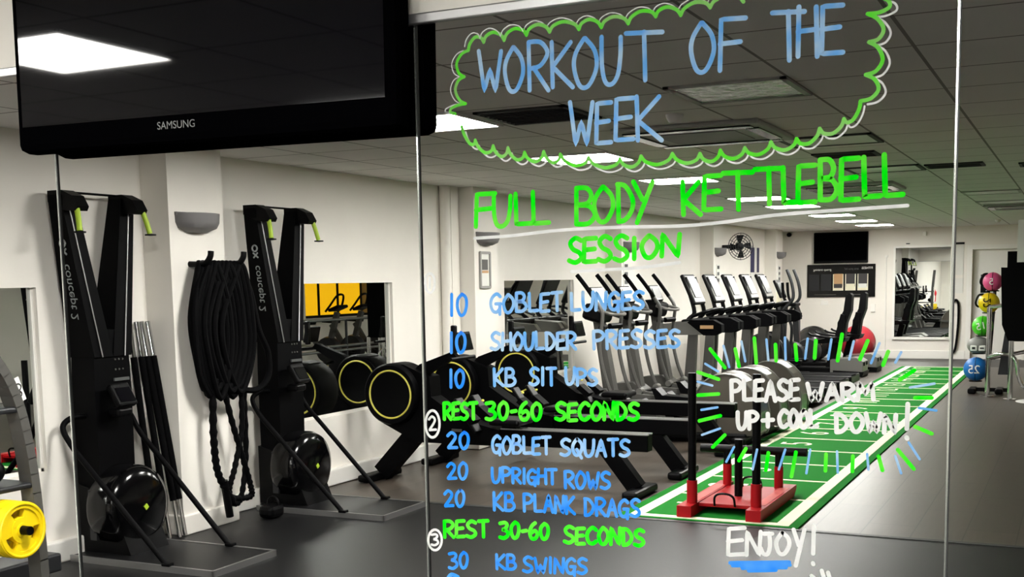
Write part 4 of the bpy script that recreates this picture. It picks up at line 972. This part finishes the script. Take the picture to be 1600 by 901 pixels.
# scalloped cloud border
cusps_t = [(732, 79), (756, 66), (788, 63), (823, 55), (859, 50), (905, 46), (940, 43), (982, 37), (1025, 26), (1064, 24), (1110, 12), (1162, 3)]
cusps_l = [(732, 79), (726, 120), (728, 162), (712, 178)]
cusps_b = [(722, 198), (743, 219), (771, 228), (794, 231), (820, 238), (850, 237), (876, 241), (920, 246), (969, 248), (1002, 244), (1051, 240), (1094, 240), (1126, 235), (1164, 231), (1205, 222), (1245, 217), (1281, 201), (1319, 186), (1345, 158)]
cusps_r = [(1345, 158), (1353, 117), (1358, 66), (1356, 22), (1376, -4)]
def scallop(mb, C, dx, dy, bulge, wpx, off=(0, 0)):
    for a, c in zip(C[:-1], C[1:]):
        mx, my = (a[0]+c[0])/2+dx*bulge, (a[1]+c[1])/2+dy*bulge
        P = sm2([a, (a[0]*.72+mx*.28+dx*bulge*.35, a[1]*.72+my*.28+dy*bulge*.35), (mx, my), (c[0]*.72+mx*.28+dx*bulge*.35, c[1]*.72+my*.28+dy*bulge*.35), c], 4)
        ribbon(mb, [(p[0]+off[0], p[1]+off[1]) for p in P], wpx)
line('green scalloped border along the top and left', 'ink_pale', lambda mb: (scallop(mb, cusps_t, -.1, -1, 14, 5.5), scallop(mb, cusps_l, -1, 0, 15, 5)))
line('green scalloped border along the bottom and right', 'ink_pale', lambda mb: (scallop(mb, cusps_b, .1, 1, 15, 5.5), scallop(mb, cusps_r, 1, .1, 24, 5.5)))
line('thin white line painted as the reflection of the scalloped border', 'ink_white', lambda mb: (scallop(mb, cusps_t, -.1, -1, 14, 1.8, (-5, -6)), scallop(mb, cusps_l, -1, 0, 15, 1.8, (-8, 0)), scallop(mb, cusps_b, .1, 1, 14, 2.6, (6, 8)), scallop(mb, cusps_r, 1, .1, 24, 3, (11, 5))))  # the ink's own reflection in the glass, drawn as offset white strokes
# burst of ticks around PLEASE WARM UP
tg = [((1110, 545), (1133, 574)), ((1149, 545), (1155, 572)), ((1179, 528), (1182, 567)), ((1212, 538), (1213, 563)), ((1243, 538), (1245, 562)), ((1275, 532), (1273, 559)), ((1316, 522), (1309, 563)), ((1356, 532), (1344, 561)), ((1388, 549), (1380, 570)),
      ((1091, 581), (1123, 592)), ((1091, 617), (1123, 615)), ((1093, 657), (1126, 649)), ((1114, 698), (1133, 679)), ((1155, 719), (1166, 700)), ((1197, 734), (1201, 707)), ((1237, 744), (1244, 706)), ((1290, 735), (1291, 709)), ((1332, 736), (1333, 712)), ((1379, 734), (1373, 712)), ((1428, 732), (1403, 702)), ((1456, 677), (1430, 666)), ((1456, 621), (1430, 621)), ((1429, 578), (1406, 593))]
tb = [((1131, 540), (1140, 573)), ((1159, 533), (1165, 564)), ((1198, 530), (1201, 562)), ((1227, 527), (1228, 561)), ((1262, 529), (1258, 560)), ((1299, 530), (1294, 561)), ((1334, 533), (1327, 561)), ((1374, 536), (1361, 567)), ((1408, 550), (1399, 566)),
      ((1102, 568), (1122, 580)), ((1090, 596), (1113, 602)), ((1096, 640), (1121, 636)), ((1097, 679), (1125, 669)), ((1135, 721), (1147, 698)), ((1176, 733), (1183, 702)), ((1217, 733), (1227, 702)), ((1260, 739), (1266, 702)), ((1309, 738), (1308, 705)), ((1357, 733), (1355, 709)), ((1408, 739), (1399, 712)), ((1437, 717), (1420, 691)), ((1463, 641), (1436, 637)), ((1460, 599), (1422, 605))]
for m, T, wd, nm in (('ink_green', tg, 5.5, 'green tick'), ('ink_light', tb, 3.6, 'light blue tick')):
    for a, c in T:
        mb = MB(); ribbon(mb, [a, ((a[0]+c[0])/2, (a[1]+c[1])/2), c], wd); mb.build('tick_mark', m, PN, nm+' around the white message')
